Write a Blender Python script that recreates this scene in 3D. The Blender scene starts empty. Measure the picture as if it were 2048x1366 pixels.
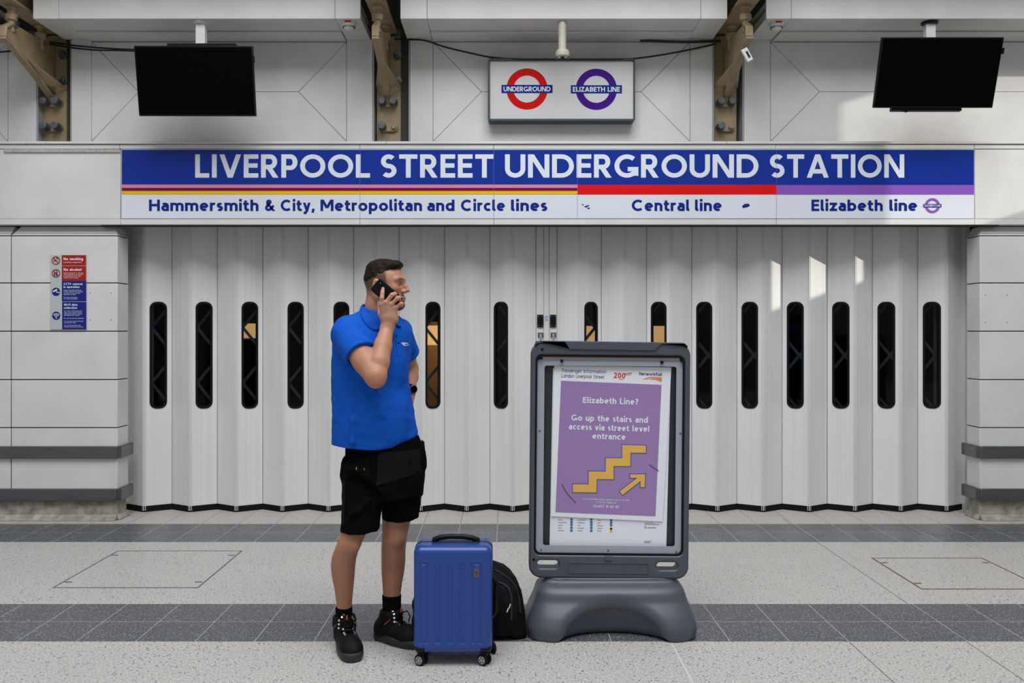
import bpy, bmesh, math, random
import numpy as np
from mathutils import Vector, Matrix
from mathutils.bvhtree import BVHTree
random.seed(7)
SC = bpy.context.scene
COL = SC.collection
PI = math.pi
R = math.radians

# ---------------------------------------------------------------- camera
FPX, VPX, HOR, EYE = 1738.0, 1012.0, 660.0, 1.54
cam_d = bpy.data.cameras.new('camera')
cam = bpy.data.objects.new('camera', cam_d)
COL.objects.link(cam)
cam.location = (0, 0, EYE)
cam.rotation_euler = (R(90), 0, 0)
cam_d.sensor_fit = 'HORIZONTAL'
cam_d.sensor_width = 36.0
cam_d.lens = FPX / 2048 * 36.0
cam_d.shift_x = (1024 - VPX) / 2048
cam_d.shift_y = -(683 - HOR) / 2048
cam_d.clip_start = 0.05
cam_d.clip_end = 200
SC.camera = cam

# ---------------------------------------------------------------- daylight, sun, exposure
SC.view_settings.view_transform = 'Standard'
SC.view_settings.look = 'None'
SC.view_settings.gamma = 1.0
SC.view_settings.use_curve_mapping = False
SC.view_settings.exposure = -0.40
W = bpy.data.worlds.new('World')
SC.world = W
W.use_nodes = True
wn, wl = W.node_tree.nodes, W.node_tree.links
wbg = wn['Background']
wtc = wn.new('ShaderNodeTexCoord')
wsep = wn.new('ShaderNodeSeparateXYZ')
wramp = wn.new('ShaderNodeValToRGB')
wl.new(wtc.outputs['Generated'], wsep.inputs[0])
wmap = wn.new('ShaderNodeMapRange')
wmap.inputs[1].default_value = -1
wmap.inputs[2].default_value = 1
wl.new(wsep.outputs[2], wmap.inputs[0])
wl.new(wmap.outputs[0], wramp.inputs[0])
e = wramp.color_ramp.elements
e[0].position = 0.45; e[0].color = (0.22, 0.22, 0.23, 1)
e[1].position = 0.78; e[1].color = (0.92, 0.955, 1.0, 1)
e2 = wramp.color_ramp.elements.new(0.56); e2.color = (0.60, 0.62, 0.66, 1)
wl.new(wramp.outputs[0], wbg.inputs[0])
wbg.inputs[1].default_value = .78
sun_d = bpy.data.lights.new('sun', 'SUN')
sun = bpy.data.objects.new('sun', sun_d)
COL.objects.link(sun)
SUNV = Vector((1.95, -1.0, 0.63)).normalized()       # towards the sun: low, from the right end of the hall
sun.rotation_euler = SUNV.to_track_quat('Z', 'Y').to_euler()
sun_d.energy = 3.6
sun_d.angle = R(.4)
sun_d.color = (1.0, 0.95, 0.86)
sky_d = bpy.data.lights.new('roof_light', 'AREA')        # the hall's glazed roof bay behind the photographer
sky = bpy.data.objects.new('roof_light', sky_d)
COL.objects.link(sky)
sky.location = (.3, 1.4, 8.8)
sky.rotation_euler = (Vector((0, 7.0, 1.2)) - sky.location).to_track_quat('-Z', 'Y').to_euler()
sky_d.shape = 'RECTANGLE'; sky_d.size = 6.5; sky_d.size_y = 5.0
sky_d.energy = 1020
sky_d.color = (.95, .975, 1.0)

# ---------------------------------------------------------------- helpers
def P(x, y, d):
    return Vector(((x - VPX) * d / FPX, d, EYE + (HOR - y) * d / FPX))
def PX(x, d): return (x - VPX) * d / FPX
def PZ(y, d): return EYE + (HOR - y) * d / FPX
def lin(c):
    return tuple((v / 12.92 if v <= 0.04045 else ((v + 0.055) / 1.055) ** 2.4) for v in c)
def rgb(r, g, b): return lin((r / 255, g / 255, b / 255))

def tag(o, label=None, cat=None, group=None, kind=None):
    if label: o['label'] = label
    if cat: o['category'] = cat
    if group: o['group'] = group
    if kind: o['kind'] = kind
    return o
def empty(name, loc=(0, 0, 0), label=None, cat=None, group=None, kind=None):
    o = bpy.data.objects.new(name, None)
    o.empty_display_size = 0.1
    COL.objects.link(o)
    o.location = loc
    return tag(o, label, cat, group, kind)
def setpar(o, parent):
    o.parent = parent
    if parent is not None:      # parents are unrotated; mesh data is kept in world axes
        off = Vector((0, 0, 0))
        p = parent
        while p is not None:
            off += p.location
            p = p.parent
        o.location = -off + o.location
    return o

class MB:
    """collects world-space geometry, builds ONE mesh object"""
    def __init__(s): s.v, s.f, s.mi, s.cur = [], [], [], 0
    def mat(s, i): s.cur = i; return s
    def add(s, vs, fs):
        n = len(s.v)
        s.v += [tuple(v) for v in vs]
        for f in fs:
            s.f.append([i + n for i in f]); s.mi.append(s.cur)
        return s
    def box(s, x0, x1, y0, y1, z0, z1):
        vs = [(x0, y0, z0), (x1, y0, z0), (x1, y1, z0), (x0, y1, z0), (x0, y0, z1), (x1, y0, z1), (x1, y1, z1), (x0, y1, z1)]
        return s.add(vs, [(0, 3, 2, 1), (4, 5, 6, 7), (0, 1, 5, 4), (1, 2, 6, 5), (2, 3, 7, 6), (3, 0, 4, 7)])
    def pbox(s, x0, y0, x1, y1, d0, d1, dref=None):
        """box whose face at depth dref (default d0) covers the pixel rectangle"""
        dr = dref or d0
        return s.box(PX(x0, dr), PX(x1, dr), d0, d1, PZ(y1, dr), PZ(y0, dr))
    def obox(s, c, half, rot):
        c = Vector(c)
        vs = []
        for k in range(8):
            p = Vector((half[0] * (1 if k in (1, 2, 5, 6) else -1), half[1] * (1 if k in (2, 3, 6, 7) else -1), half[2] * (1 if k > 3 else -1)))
            vs.append(c + rot @ p)
        return s.add(vs, [(0, 3, 2, 1), (4, 5, 6, 7), (0, 1, 5, 4), (1, 2, 6, 5), (2, 3, 7, 6), (3, 0, 4, 7)])
    def prism(s, poly, ext):
        """poly: list of 3d points (planar), ext: extrusion vector"""
        n = len(poly); ext = Vector(ext)
        vs = [Vector(p) for p in poly] + [Vector(p) + ext for p in poly]
        fs = [list(range(n)), list(range(2 * n - 1, n - 1, -1))]
        for i in range(n):
            j = (i + 1) % n
            fs.append((j, i, i + n, j + n))
        return s.add(vs, fs)
    def tube(s, path, r, n=10, caps=True):
        path = [Vector(p) for p in path]
        m = len(path)
        rs = r if isinstance(r, (list, tuple)) else [r] * m
        prev = None; vs = []
        for i, p in enumerate(path):
            t = (path[min(i + 1, m - 1)] - path[max(i - 1, 0)]).normalized()
            if prev is None:
                a = Vector((0, 0, 1)) if abs(t.z) < 0.9 else Vector((1, 0, 0))
                u = t.cross(a).normalized()
            else:
                u = (prev - t * prev.dot(t)).normalized()
            prev = u
            w = t.cross(u)
            for k in range(n):
                an = 2 * PI * k / n
                vs.append(p + (u * math.cos(an) + w * math.sin(an)) * rs[i])
        fs = []
        for i in range(m - 1):
            for k in range(n):
                a, b = i * n + k, i * n + (k + 1) % n
                fs.append((a, b, b + n, a + n))
        if caps:
            fs.append(list(range(n - 1, -1, -1))); fs.append([(m - 1) * n + k for k in range(n)])
        return s.add(vs, fs)
    def cyl(s, a, b, r, n=20): return s.tube([a, b], r, n)
    def lathe(s, c, axis, prof, n=24):
        """prof: list of (radius, offset along axis)"""
        axis = Vector(axis).normalized(); c = Vector(c)
        a = Vector((0, 0, 1)) if abs(axis.z) < 0.9 else Vector((1, 0, 0))
        u = axis.cross(a).normalized(); w = axis.cross(u)
        vs, fs = [], []
        for (r, h) in prof:
            for k in range(n):
                an = 2 * PI * k / n
                vs.append(c + axis * h + (u * math.cos(an) + w * math.sin(an)) * r)
        for i in range(len(prof) - 1):
            for k in range(n):
                a_, b_ = i * n + k, i * n + (k + 1) % n
                fs.append((a_, b_, b_ + n, a_ + n))
        fs.append(list(range(n - 1, -1, -1))); fs.append([(len(prof) - 1) * n + k for k in range(n)])
        return s.add(vs, fs)
    def build(s, name, mat, parent=None, smooth=False, bevel=0, seg=2, fixn=True, angle=35):
        me = bpy.data.meshes.new(name)
        me.from_pydata(s.v, [], s.f)
        mats = mat if isinstance(mat, (list, tuple)) else [mat]
        for m in mats: me.materials.append(m)
        me.polygons.foreach_set('material_index', s.mi)
        if fixn:
            bm = bmesh.new(); bm.from_mesh(me)
            bmesh.ops.recalc_face_normals(bm, faces=bm.faces)
            bm.to_mesh(me); bm.free()
        o = bpy.data.objects.new(name, me)
        COL.objects.link(o)
        if smooth:
            me.polygons.foreach_set('use_smooth', [True] * len(me.polygons))
            try: me.set_sharp_from_angle(angle=R(angle))
            except Exception: pass
        if bevel:
            b = o.modifiers.new('bevel', 'BEVEL'); b.width = bevel; b.segments = seg; b.limit_method = 'ANGLE'; b.angle_limit = R(40)
            me.polygons.foreach_set('use_smooth', [True] * len(me.polygons))
            try: me.set_sharp_from_angle(angle=R(angle))
            except Exception: pass
        if parent is not None: setpar(o, parent)
        return o

def origin_to(o, loc):
    """move the origin of a mesh object without moving its geometry"""
    loc = Vector(loc)
    o.data.transform(Matrix.Translation(-loc))
    o.location = o.location + loc
    return o

def rrect(x0, z0, x1, z1, r, n=6):
    pts = []
    for (cx, cz, a) in ((x1 - r, z1 - r, 0), (x0 + r, z1 - r, 90), (x0 + r, z0 + r, 180), (x1 - r, z0 + r, 270)):
        for k in range(n + 1):
            an = R(a + 90 * k / n)
            pts.append((cx + r * math.cos(an), cz + r * math.sin(an)))
    return pts
def plate_mesh(loops, depth, bevel=0.0, res=2):
    """2D loops (outer and holes) filled and extruded by depth, centred on its plane -> mesh in local XY, thickness along Z"""
    cu = bpy.data.curves.new('plate', 'CURVE')
    cu.dimensions = '2D'; cu.fill_mode = 'BOTH'
    cu.extrude = max(depth / 2 - bevel, 0.0001); cu.bevel_depth = bevel; cu.bevel_resolution = res
    if bevel: cu.offset = -bevel
    for L in loops:
        sp = cu.splines.new('POLY')
        sp.points.add(len(L) - 1)
        for p, q in zip(sp.points, L): p.co = (q[0], q[1], 0, 1)
        sp.use_cyclic_u = True
    o = bpy.data.objects.new('plate', cu)
    COL.objects.link(o)
    dg = bpy.context.evaluated_depsgraph_get()
    me = bpy.data.meshes.new_from_object(o.evaluated_get(dg))
    bpy.data.objects.remove(o); bpy.data.curves.remove(cu)
    return me
def plate(name, loops, y0, y1, mat, parent=None, bevel=0.0, res=2, M4=None):
    """loops in world (x, z); plate between depths y0 < y1"""
    me = plate_mesh(loops, y1 - y0, bevel, res)
    M = Matrix(((1, 0, 0, 0), (0, 0, -1, (y0 + y1) / 2), (0, 1, 0, 0), (0, 0, 0, 1)))
    me.transform(M)
    if M4 is not None: me.transform(M4)
    me.materials.clear()
    me.materials.append(mat)
    me.name = name
    me.polygons.foreach_set('use_smooth', [True] * len(me.polygons))
    try: me.set_sharp_from_angle(angle=R(30))
    except Exception: pass
    o = bpy.data.objects.new(name, me); COL.objects.link(o)
    if parent is not None: setpar(o, parent)
    return o

def copy_tree(o, parent=None):
    c = o.copy(); COL.objects.link(c)
    if parent is not None: c.parent = parent
    for ch in list(o.children): copy_tree(ch, c)
    return c

# ---------------------------------------------------------------- materials
def mat(name, col, rough=0.5, metal=0.0, spec=0.5, noise=0.0, nscale=20.0, bump=0.0, bscale=60.0, coat=0.0, emis=None, estr=0.0, stretch=None, var=None, detail=4):
    m = bpy.data.materials.new(name); m.use_nodes = True
    nt = m.node_tree; n, l = nt.nodes, nt.links
    b = n['Principled BSDF']
    b.inputs['Base Color'].default_value = (*col, 1)
    b.inputs['Roughness'].default_value = rough
    b.inputs['Metallic'].default_value = metal
    b.inputs['Specular IOR Level'].default_value = spec
    if coat:
        b.inputs['Coat Weight'].default_value = coat; b.inputs['Coat Roughness'].default_value = 0.05
    if emis:
        b.inputs['Emission Color'].default_value = (*emis, 1); b.inputs['Emission Strength'].default_value = estr
    if noise or bump:
        tc = n.new('ShaderNodeTexCoord'); mp = n.new('ShaderNodeMapping')
        l.new(tc.outputs['Object'], mp.inputs[0])
        if stretch: mp.inputs['Scale'].default_value = stretch
    if noise:
        t = n.new('ShaderNodeTexNoise'); t.inputs['Scale'].default_value = nscale; t.inputs['Detail'].default_value = detail
        l.new(mp.outputs[0], t.inputs['Vector'])
        mx = n.new('ShaderNodeMix'); mx.data_type = 'RGBA'
        c2 = var or tuple(v * (1 - noise) for v in col)
        mr = n.new('ShaderNodeMapRange'); mr.inputs[1].default_value = 0.35; mr.inputs[2].default_value = 0.72
        l.new(t.outputs['Fac'], mr.inputs[0]); l.new(mr.outputs[0], mx.inputs['Factor'])
        mx.inputs['A'].default_value = (*col, 1); mx.inputs['B'].default_value = (*c2, 1)
        l.new(mx.outputs['Result'], b.inputs['Base Color'])
    if bump:
        t2 = n.new('ShaderNodeTexNoise'); t2.inputs['Scale'].default_value = bscale; t2.inputs['Detail'].default_value = 3
        l.new(mp.outputs[0], t2.inputs['Vector'])
        bp = n.new('ShaderNodeBump'); bp.inputs['Strength'].default_value = bump; bp.inputs['Distance'].default_value = 0.004
        l.new(t2.outputs['Fac'], bp.inputs['Height']); l.new(bp.outputs[0], b.inputs['Normal'])
    return m

M = {}
M['panel'] = mat('white_panel', (0.66, 0.655, 0.645), 0.42, noise=0.07, nscale=3.5, var=(0.60, 0.59, 0.57))
M['panel_dirty'] = mat('white_trim_aged', (0.65, 0.645, 0.635), 0.42, noise=0.1, nscale=4, var=(0.60, 0.585, 0.56))
M['gap'] = mat('joint_gap', (0.03, 0.028, 0.025), 0.9)
M['joint'] = mat('panel_joint', (0.10, 0.092, 0.08), 0.9)
M['dark'] = mat('dark_void', (0.012, 0.011, 0.010), 0.9)
M['beige'] = mat('beige_steel_paint', rgb(154, 135, 103), 0.5, noise=0.22, nscale=9, bump=0.15, bscale=40)
M['bolt'] = mat('zinc_bolt', (0.14, 0.15, 0.165), 0.45, metal=0.6, noise=0.4, nscale=40)
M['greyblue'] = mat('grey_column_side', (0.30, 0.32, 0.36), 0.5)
M['black_plastic'] = mat('black_plastic', (0.004, 0.004, 0.0045), 0.4, spec=.2)
M['screen'] = mat('tv_screen_glass', (0.0015, 0.0015, 0.0017), 0.4, spec=0.03)
M['white_paint'] = mat('white_paint', (0.72, 0.72, 0.71), 0.4)
M['cream'] = mat('cream_paint', (0.55, 0.51, 0.43), 0.45, noise=0.12, nscale=30)
M['cable'] = mat('black_cable', (0.01, 0.01, 0.011), 0.6)
M['blue'] = mat('sign_blue', (0.007, 0.030, 0.27), 0.16, spec=0.22)
M['navy'] = mat('letter_navy', (0.006, 0.022, 0.21), 0.2, spec=.15)
M['sign_white'] = mat('sign_white', (0.66, 0.69, 0.75), 0.2)
M['letter_white'] = mat('letter_white', (0.68, 0.72, 0.77), 0.25, spec=.2)
M['pink'] = mat('stripe_pink', rgb(214, 128, 150), 0.25)
M['maroon'] = mat('stripe_maroon', rgb(112, 18, 60), 0.2, spec=.2)
M['yellow'] = mat('stripe_yellow', rgb(226, 180, 6), 0.2, spec=.2)
M['red'] = mat('stripe_red', rgb(214, 18, 22), 0.2, spec=.2)
M['purple'] = mat('stripe_purple', rgb(134, 84, 176), 0.2, spec=.2)
M['deep_purple'] = mat('roundel_purple', rgb(66, 20, 128), 0.15, spec=.15)
M['roundel_red'] = mat('roundel_red', rgb(200, 16, 10), 0.15, spec=.15)
M['rail'] = mat('brushed_steel', (0.20, 0.20, 0.21), 0.32, metal=1.0, noise=0.3, nscale=5, stretch=(1, 1, 30))
M['concrete'] = mat('plinth_concrete', (0.40, 0.37, 0.31), 0.85, noise=0.55, nscale=14, bump=0.5, bscale=70, detail=8)
M['charcoal'] = mat('charcoal_plastic', (0.062, 0.069, 0.088), 0.4, noise=0.1, nscale=6, bump=0.06, bscale=300)
M['rubber'] = mat('black_rubber', (0.006, 0.006, 0.006), 0.8, spec=.15)
M['chrome'] = mat('chrome', (0.62, 0.62, 0.63), 0.2, metal=1.0)
M['paper'] = mat('paper', (0.74, 0.76, 0.80), 0.55)
# ---------------------------------------------------------------- lettering: a geometric sans drawn with strokes of one weight
def arc(cx, cy, rx, ry, a0, a1, n=14):
    n = max(3, int(abs(a1 - a0) / 360 * n * 2) + 1)
    return [(cx + rx * math.cos(R(a0 + (a1 - a0) * i / n)), cy + ry * math.sin(R(a0 + (a1 - a0) * i / n))) for i in range(n + 1)]
def glyph(c, w):
    h = w / 2; X = 0.73; T = 1 - h; D = -0.27
    def dq(dx, dy): return h * math.hypot(dx, dy) / abs(dy)
    def S(Wd, H):
        ry = (H - w) / 4; rx = Wd / 2 - h; m = Wd / 2
        return arc(m, H - h - ry, rx * .96, ry, 38, 270) + arc(m, h + ry, rx, ry, 90, -142)[1:]
    def bowl(cx, r=None): return arc(cx, X / 2, 0.33 - h, X / 2 - h, 0, 360)[:-1]
    O = lambda Wd, H=1: arc(Wd / 2, H / 2, Wd / 2 - h, H / 2 - h, 0, 360)[:-1]
    L = []; C = []; A = L.append; K = C.append
    if c == 'A': Wd = .92; q = dq(.36, 1); A([(q, 0), (.46, 1)]); A([(Wd - q, 0), (.46, 1)]); A([(.2, .27), (.72, .27)])
    elif c == 'B':
        Wd = .66; A([(h, 0), (h, 1)]); A([(0, T), (.34, T)] + arc(.34, (T + .53) / 2, .24 - h * .6, (T - .53) / 2, 90, -90) + [(h, .53)]); A([(0, h), (.36, h)] + arc(.36, (h + .53) / 2, .30 - h, (.53 - h) / 2, -90, 90) + [(h, .53)])
    elif c == 'C': Wd = .88; A(arc(.48, .5, .48 - h, .5 - h, 48, 312))
    elif c == 'D': Wd = .86; A([(h, 0), (h, 1)]); A([(0, T), (.38, T)] + arc(.38, .5, .48 - h, .5 - h, 90, -90) + [(0, h)])
    elif c == 'E': Wd = .58; A([(h, 0), (h, 1)]); A([(0, T), (Wd, T)]); A([(0, h), (Wd, h)]); A([(0, .52), (Wd - .03, .52)])
    elif c == 'F': Wd = .56; A([(h, 0), (h, 1)]); A([(0, T), (Wd, T)]); A([(0, .5), (Wd - .04, .5)])
    elif c == 'G': Wd = .94; A(arc(.49, .5, .49 - h, .5 - h, 48, 318) ); A([(Wd - h, .08), (Wd - h, .46)]); A([(.52, .46 - h), (Wd, .46 - h)])
    elif c == 'H': Wd = .80; A([(h, 0), (h, 1)]); A([(Wd - h, 0), (Wd - h, 1)]); A([(h, .52), (Wd - h, .52)])
    elif c == 'I': Wd = w; A([(h, 0), (h, 1)])
    elif c == 'J': Wd = .4; A([(Wd - h, 1), (Wd - h, .25)] + arc(Wd - h - .2, .22, .2, .22 - h, 0, -110)[1:])
    elif c == 'K': Wd = .76; A([(h, 0), (h, 1)]); A([(Wd - .1, 1), (h, .4)]); A([(.3, .55), (Wd - dq(.4, .6), 0)])
    elif c == 'L': Wd = .56; A([(h, 0), (h, 1)]); A([(0, h), (Wd, h)])
    elif c == 'M': Wd = .98; A([(h, 0), (h, 1)]); A([(Wd - h, 0), (Wd - h, 1)]); A([(h * 1.3, 1), (Wd / 2, .28)]); A([(Wd - h * 1.3, 1), (Wd / 2, .28)])
    elif c == 'N': Wd = .84; A([(h, 0), (h, 1)]); A([(Wd - h, 0), (Wd - h, 1)]); A([(h * 1.25, 1), (Wd - h * 1.25, 0)])
    elif c == 'O': Wd = 1.0; K(O(1.0))
    elif c == 'P': Wd = .64; A([(h, 0), (h, 1)]); A([(0, T), (.36, T)] + arc(.36, (T + .42) / 2, .28 - h, (T - .42) / 2, 90, -90) + [(h, .42)])
    elif c == 'Q': Wd = 1.0; K(O(1.0)); A([(.55, .3), (.95, -.02)])
    elif c == 'R': Wd = .70; A([(h, 0), (h, 1)]); A([(0, T), (.36, T)] + arc(.36, (T + .46) / 2, .28 - h, (T - .46) / 2, 90, -90) + [(h, .46)]); A([(.30, .46), (Wd - dq(.33, .46), 0)])
    elif c == 'S': Wd = .62; A(S(Wd, 1))
    elif c == 'T': Wd = .72; A([(Wd / 2, 0), (Wd / 2, 1)]); A([(0, T), (Wd, T)])
    elif c == 'U': Wd = .80; A([(h, 1), (h, .38)] + arc(Wd / 2, .38, Wd / 2 - h, .38 - h, 180, 360)[1:-1] + [(Wd - h, .38), (Wd - h, 1)])
    elif c == 'V': Wd = .86; q = dq(.33, 1); A([(q, 1), (.43, 0)]); A([(Wd - q, 1), (.43, 0)])
    elif c == 'W':
        Wd = 1.24; q = dq(.25, 1)
        for a, b in (((q, 1), (.35, 0)), ((.62, 1), (.35, 0)), ((.62, 1), (.89, 0)), ((Wd - q, 1), (.89, 0))): A([a, b])
    elif c == 'X': Wd = .8; q = dq(.6, 1); A([(q, 0), (Wd - q, 1)]); A([(q, 1), (Wd - q, 0)])
    elif c == 'Y': Wd = .8; q = dq(.3, .5); A([(q, 1), (.4, .45)]); A([(Wd - q, 1), (.4, .45)]); A([(.4, 0), (.4, .5)])
    elif c == 'Z': Wd = .70; A([(.03, T), (Wd, T)]); A([(0, h), (Wd, h)]); q = dq(.55, 1); A([(Wd - q, 1), (q, 0)])
    elif c == 'a':
        Wd = .56; r = .26; A([(Wd - h, 0), (Wd - h, X - .27)] + arc(Wd - h - .2, X - .24, .2, .24 - h, 0, 135)[1:]); A([(Wd - h, .42), (.26, .42)] + arc(.25, .21 + h / 2, .25 - h, .21 - h / 2, 90, 270)[1:] + [(.32, h * .9), (Wd - h, .14)])
    elif c == 'b': Wd = .66; A([(h, 0), (h, 1.0)]); K(bowl(.33))
    elif c == 'c': Wd = .56; A(arc(.34, X / 2, .34 - h, X / 2 - h, 52, 308))
    elif c == 'd': Wd = .66; A([(Wd - h, 0), (Wd - h, 1.0)]); K(bowl(.33))
    elif c == 'e': Wd = .64; A([(h, X / 2), (Wd - h, X / 2)]); A(arc(.32, X / 2, .32 - h, X / 2 - h, 0, 310))
    elif c == 'f': Wd = .42; A([(.17, 0), (.17, .78)] + arc(.36, .78, .19, .22 - h, 180, 80)[1:]); A([(0, X - h), (.38, X - h)])
    elif c == 'g': Wd = .66; A([(Wd - h, X), (Wd - h, 0)] + arc(.33, -.02, .33 - h, .25, 0, -145)[1:]); K(bowl(.33))
    elif c == 'h': Wd = .60; A([(h, 0), (h, 1.0)]); A([(h, X - .3), (h + .01, X - .27)] + arc(Wd / 2, X - .28, Wd / 2 - h, .28 - h, 175, 0)[1:] + [(Wd - h, 0)])
    elif c == 'i': Wd = w; A([(h, 0), (h, X)]); A([(h, .84), (h, .84 + w * 1.1)])
    elif c == 'j': Wd = .2; A([(Wd - h, X), (Wd - h, -.15), (0, D)]); A([(Wd - h, .84), (Wd - h, .84 + w)])
    elif c == 'k': Wd = .60; A([(h, 0), (h, 1.0)]); A([(Wd - .1, X), (h, .27)]); A([(.24, .4), (Wd - dq(.3, .4), 0)])
    elif c == 'l': Wd = .26; A([(h, 1.0), (h, .16)] + arc(h + .14, .16, .14, .16 - h, 180, 275)[1:])
    elif c == 'm': Wd = .98; A([(h, 0), (h, X)]); A([(h, X - .3)] + arc(.49 / 2 + h / 2, X - .26, .49 / 2 - h / 2, .26 - h, 175, 0)[1:] + [(.49, 0)]); A([(.49, X - .3)] + arc(.735 - h / 2, X - .26, .49 / 2 - h / 2, .26 - h, 175, 0)[1:] + [(Wd - h, 0)])
    elif c == 'n': Wd = .60; A([(h, 0), (h, X)]); A([(h, X - .3)] + arc(Wd / 2, X - .28, Wd / 2 - h, .28 - h, 175, 0)[1:] + [(Wd - h, 0)])
    elif c == 'o': Wd = .68; K(O(.68, X))
    elif c == 'p': Wd = .66; A([(h, D), (h, X)]); K(bowl(.33))
    elif c == 'q': Wd = .66; A([(Wd - h, D), (Wd - h, X)]); K(bowl(.33))
    elif c == 'r': Wd = .40; A([(h, 0), (h, X)]); A([(h, X - .3)] + arc(.30, X - .27, .30 - h, .27 - h, 175, 65)[1:])
    elif c == 's': Wd = .46; A(S(Wd, X))
    elif c == 't': Wd = .42; A([(.17, .92), (.17, .2)] + arc(.36, .2, .19, .2 - h, 180, 290)[1:]); A([(0, X - h), (.4, X - h)])
    elif c == 'u': Wd = .60; A([(h, X), (h, .28)] + arc(Wd / 2, .28, Wd / 2 - h, .28 - h, 180, 355)[1:]); A([(Wd - h, X), (Wd - h, 0)])
    elif c == 'v': Wd = .62; q = dq(.24, X); A([(q, X), (.31, 0)]); A([(Wd - q, X), (.31, 0)])
    elif c == 'w':
        Wd = .94; q = dq(.2, X)
        for a, b in (((q, X), (.27, 0)), ((.47, X), (.27, 0)), ((.47, X), (.67, 0)), ((Wd - q, X), (.67, 0))): A([a, b])
    elif c == 'x': Wd = .6; q = dq(.4, X); A([(q, 0), (Wd - q, X)]); A([(q, X), (Wd - q, 0)])
    elif c == 'y': Wd = .62; q = dq(.24, X); A([(q, X), (.33, .02)]); A([(Wd - q, X), (.33, .02), (.2, D + h), (.06, D + h)])
    elif c == 'z': Wd = .56; A([(0, X - h), (Wd, X - h)]); A([(0, h), (Wd, h)]); q = dq(.4, X); A([(Wd - q, X), (q, 0)])
    elif c == '0': Wd = .62; K(arc(.31, .5, .31 - h, .5 - h, 0, 360)[:-1])
    elif c == '1': Wd = .34; A([(Wd - h, 0), (Wd - h, 1)]); A([(Wd - h, T), (.02, .76)])
    elif c == '2': Wd = .58; A(arc(.29, .71, .29 - h, .29 - h, 165, -35) + [(h, h), (Wd, h)])
    elif c == '3': Wd = .58; A(arc(.27, .75, .25 - h, .25 - h, 140, -90) + arc(.27, .27, .31 - h, .27 - h, 80, -140))
    elif c == '4': Wd = .66; A([(.48, 0), (.48, 1)]); A([(.48, 1 - h), (.04, .28), (Wd, .28)])
    elif c == '5': Wd = .58; A([(.54, T), (.14, T), (.10, .56)] + arc(.27, .32, .31 - h, .32 - h, 110, -140))
    elif c == '7': Wd = .56; A([(0, T), (Wd - h, T), (.2, 0)])
    elif c == '&': Wd = .80; A([(.78, 0), (.2, .68)] + arc(.34, .79, .19 - h / 2, .21 - h, 210, -30) + [(.16, .42)] + arc(.31, .26, .31 - h, .26 - h, 130, 330) + [(.76, .48)])
    elif c == ',': Wd = w * 1.2; A([(h * 1.4, w), (h * .6, -.14)])
    elif c == '.': Wd = w; A([(h, 0), (h, w)])
    elif c == '?': Wd = .5; A(arc(.25, .72, .25 - h, .28 - h, 160, -60) + [(.24, .36), (.24, .26)]); A([(.24, 0), (.24, w)])
    elif c == '-': Wd = .34; A([(0, .36), (Wd, .36)])
    elif c == '/': Wd = .4; A([(.05, 0), (.35, 1)])
    elif c == "'": Wd = w; A([(h, 1), (h, .72)])
    else: Wd = .24
    return Wd, L, C

def stroke_quads(pts, closed, h, tops):
    """ribbon of half width h along pts with mitred joints -> (left points, right points)"""
    pts = [p for i, p in enumerate(pts) if i == 0 or math.hypot(p[0] - pts[i - 1][0], p[1] - pts[i - 1][1]) > 1e-5]
    n = len(pts)
    Lp, Rp = [], []
    for i, p in enumerate(pts):
        if closed: a, b = pts[i - 1], pts[(i + 1) % n]
        else: a, b = pts[max(i - 1, 0)], pts[min(i + 1, n - 1)]
        def unit(u, v):
            dx, dy = v[0] - u[0], v[1] - u[1]; q = math.hypot(dx, dy) or 1e-9
            return dx / q, dy / q
        if not closed and i == 0: t1 = t2 = unit(p, b)
        elif not closed and i == n - 1: t1 = t2 = unit(a, p)
        else: t1, t2 = unit(a, p), unit(p, b)
        n1, n2 = (-t1[1], t1[0]), (-t2[1], t2[0])
        mx, my = n1[0] + n2[0], n1[1] + n2[1]
        q = mx * mx + my * my
        s = 2 * h / max(q, 0.35)
        l = (p[0] + mx * s, p[1] + my * s); r = (p[0] - mx * s, p[1] - my * s)
        if not closed and i in (0, n - 1) and abs(t1[1]) > .3 and min(abs(p[1] - y) for y in tops) < 1e-6:
            out = []
            for c in (l, r):
                k = (p[1] - c[1]) / t1[1]
                out.append((c[0] + t1[0] * k, p[1]))
            l, r = out
        Lp.append(l); Rp.append(r)
    return Lp, Rp

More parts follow.
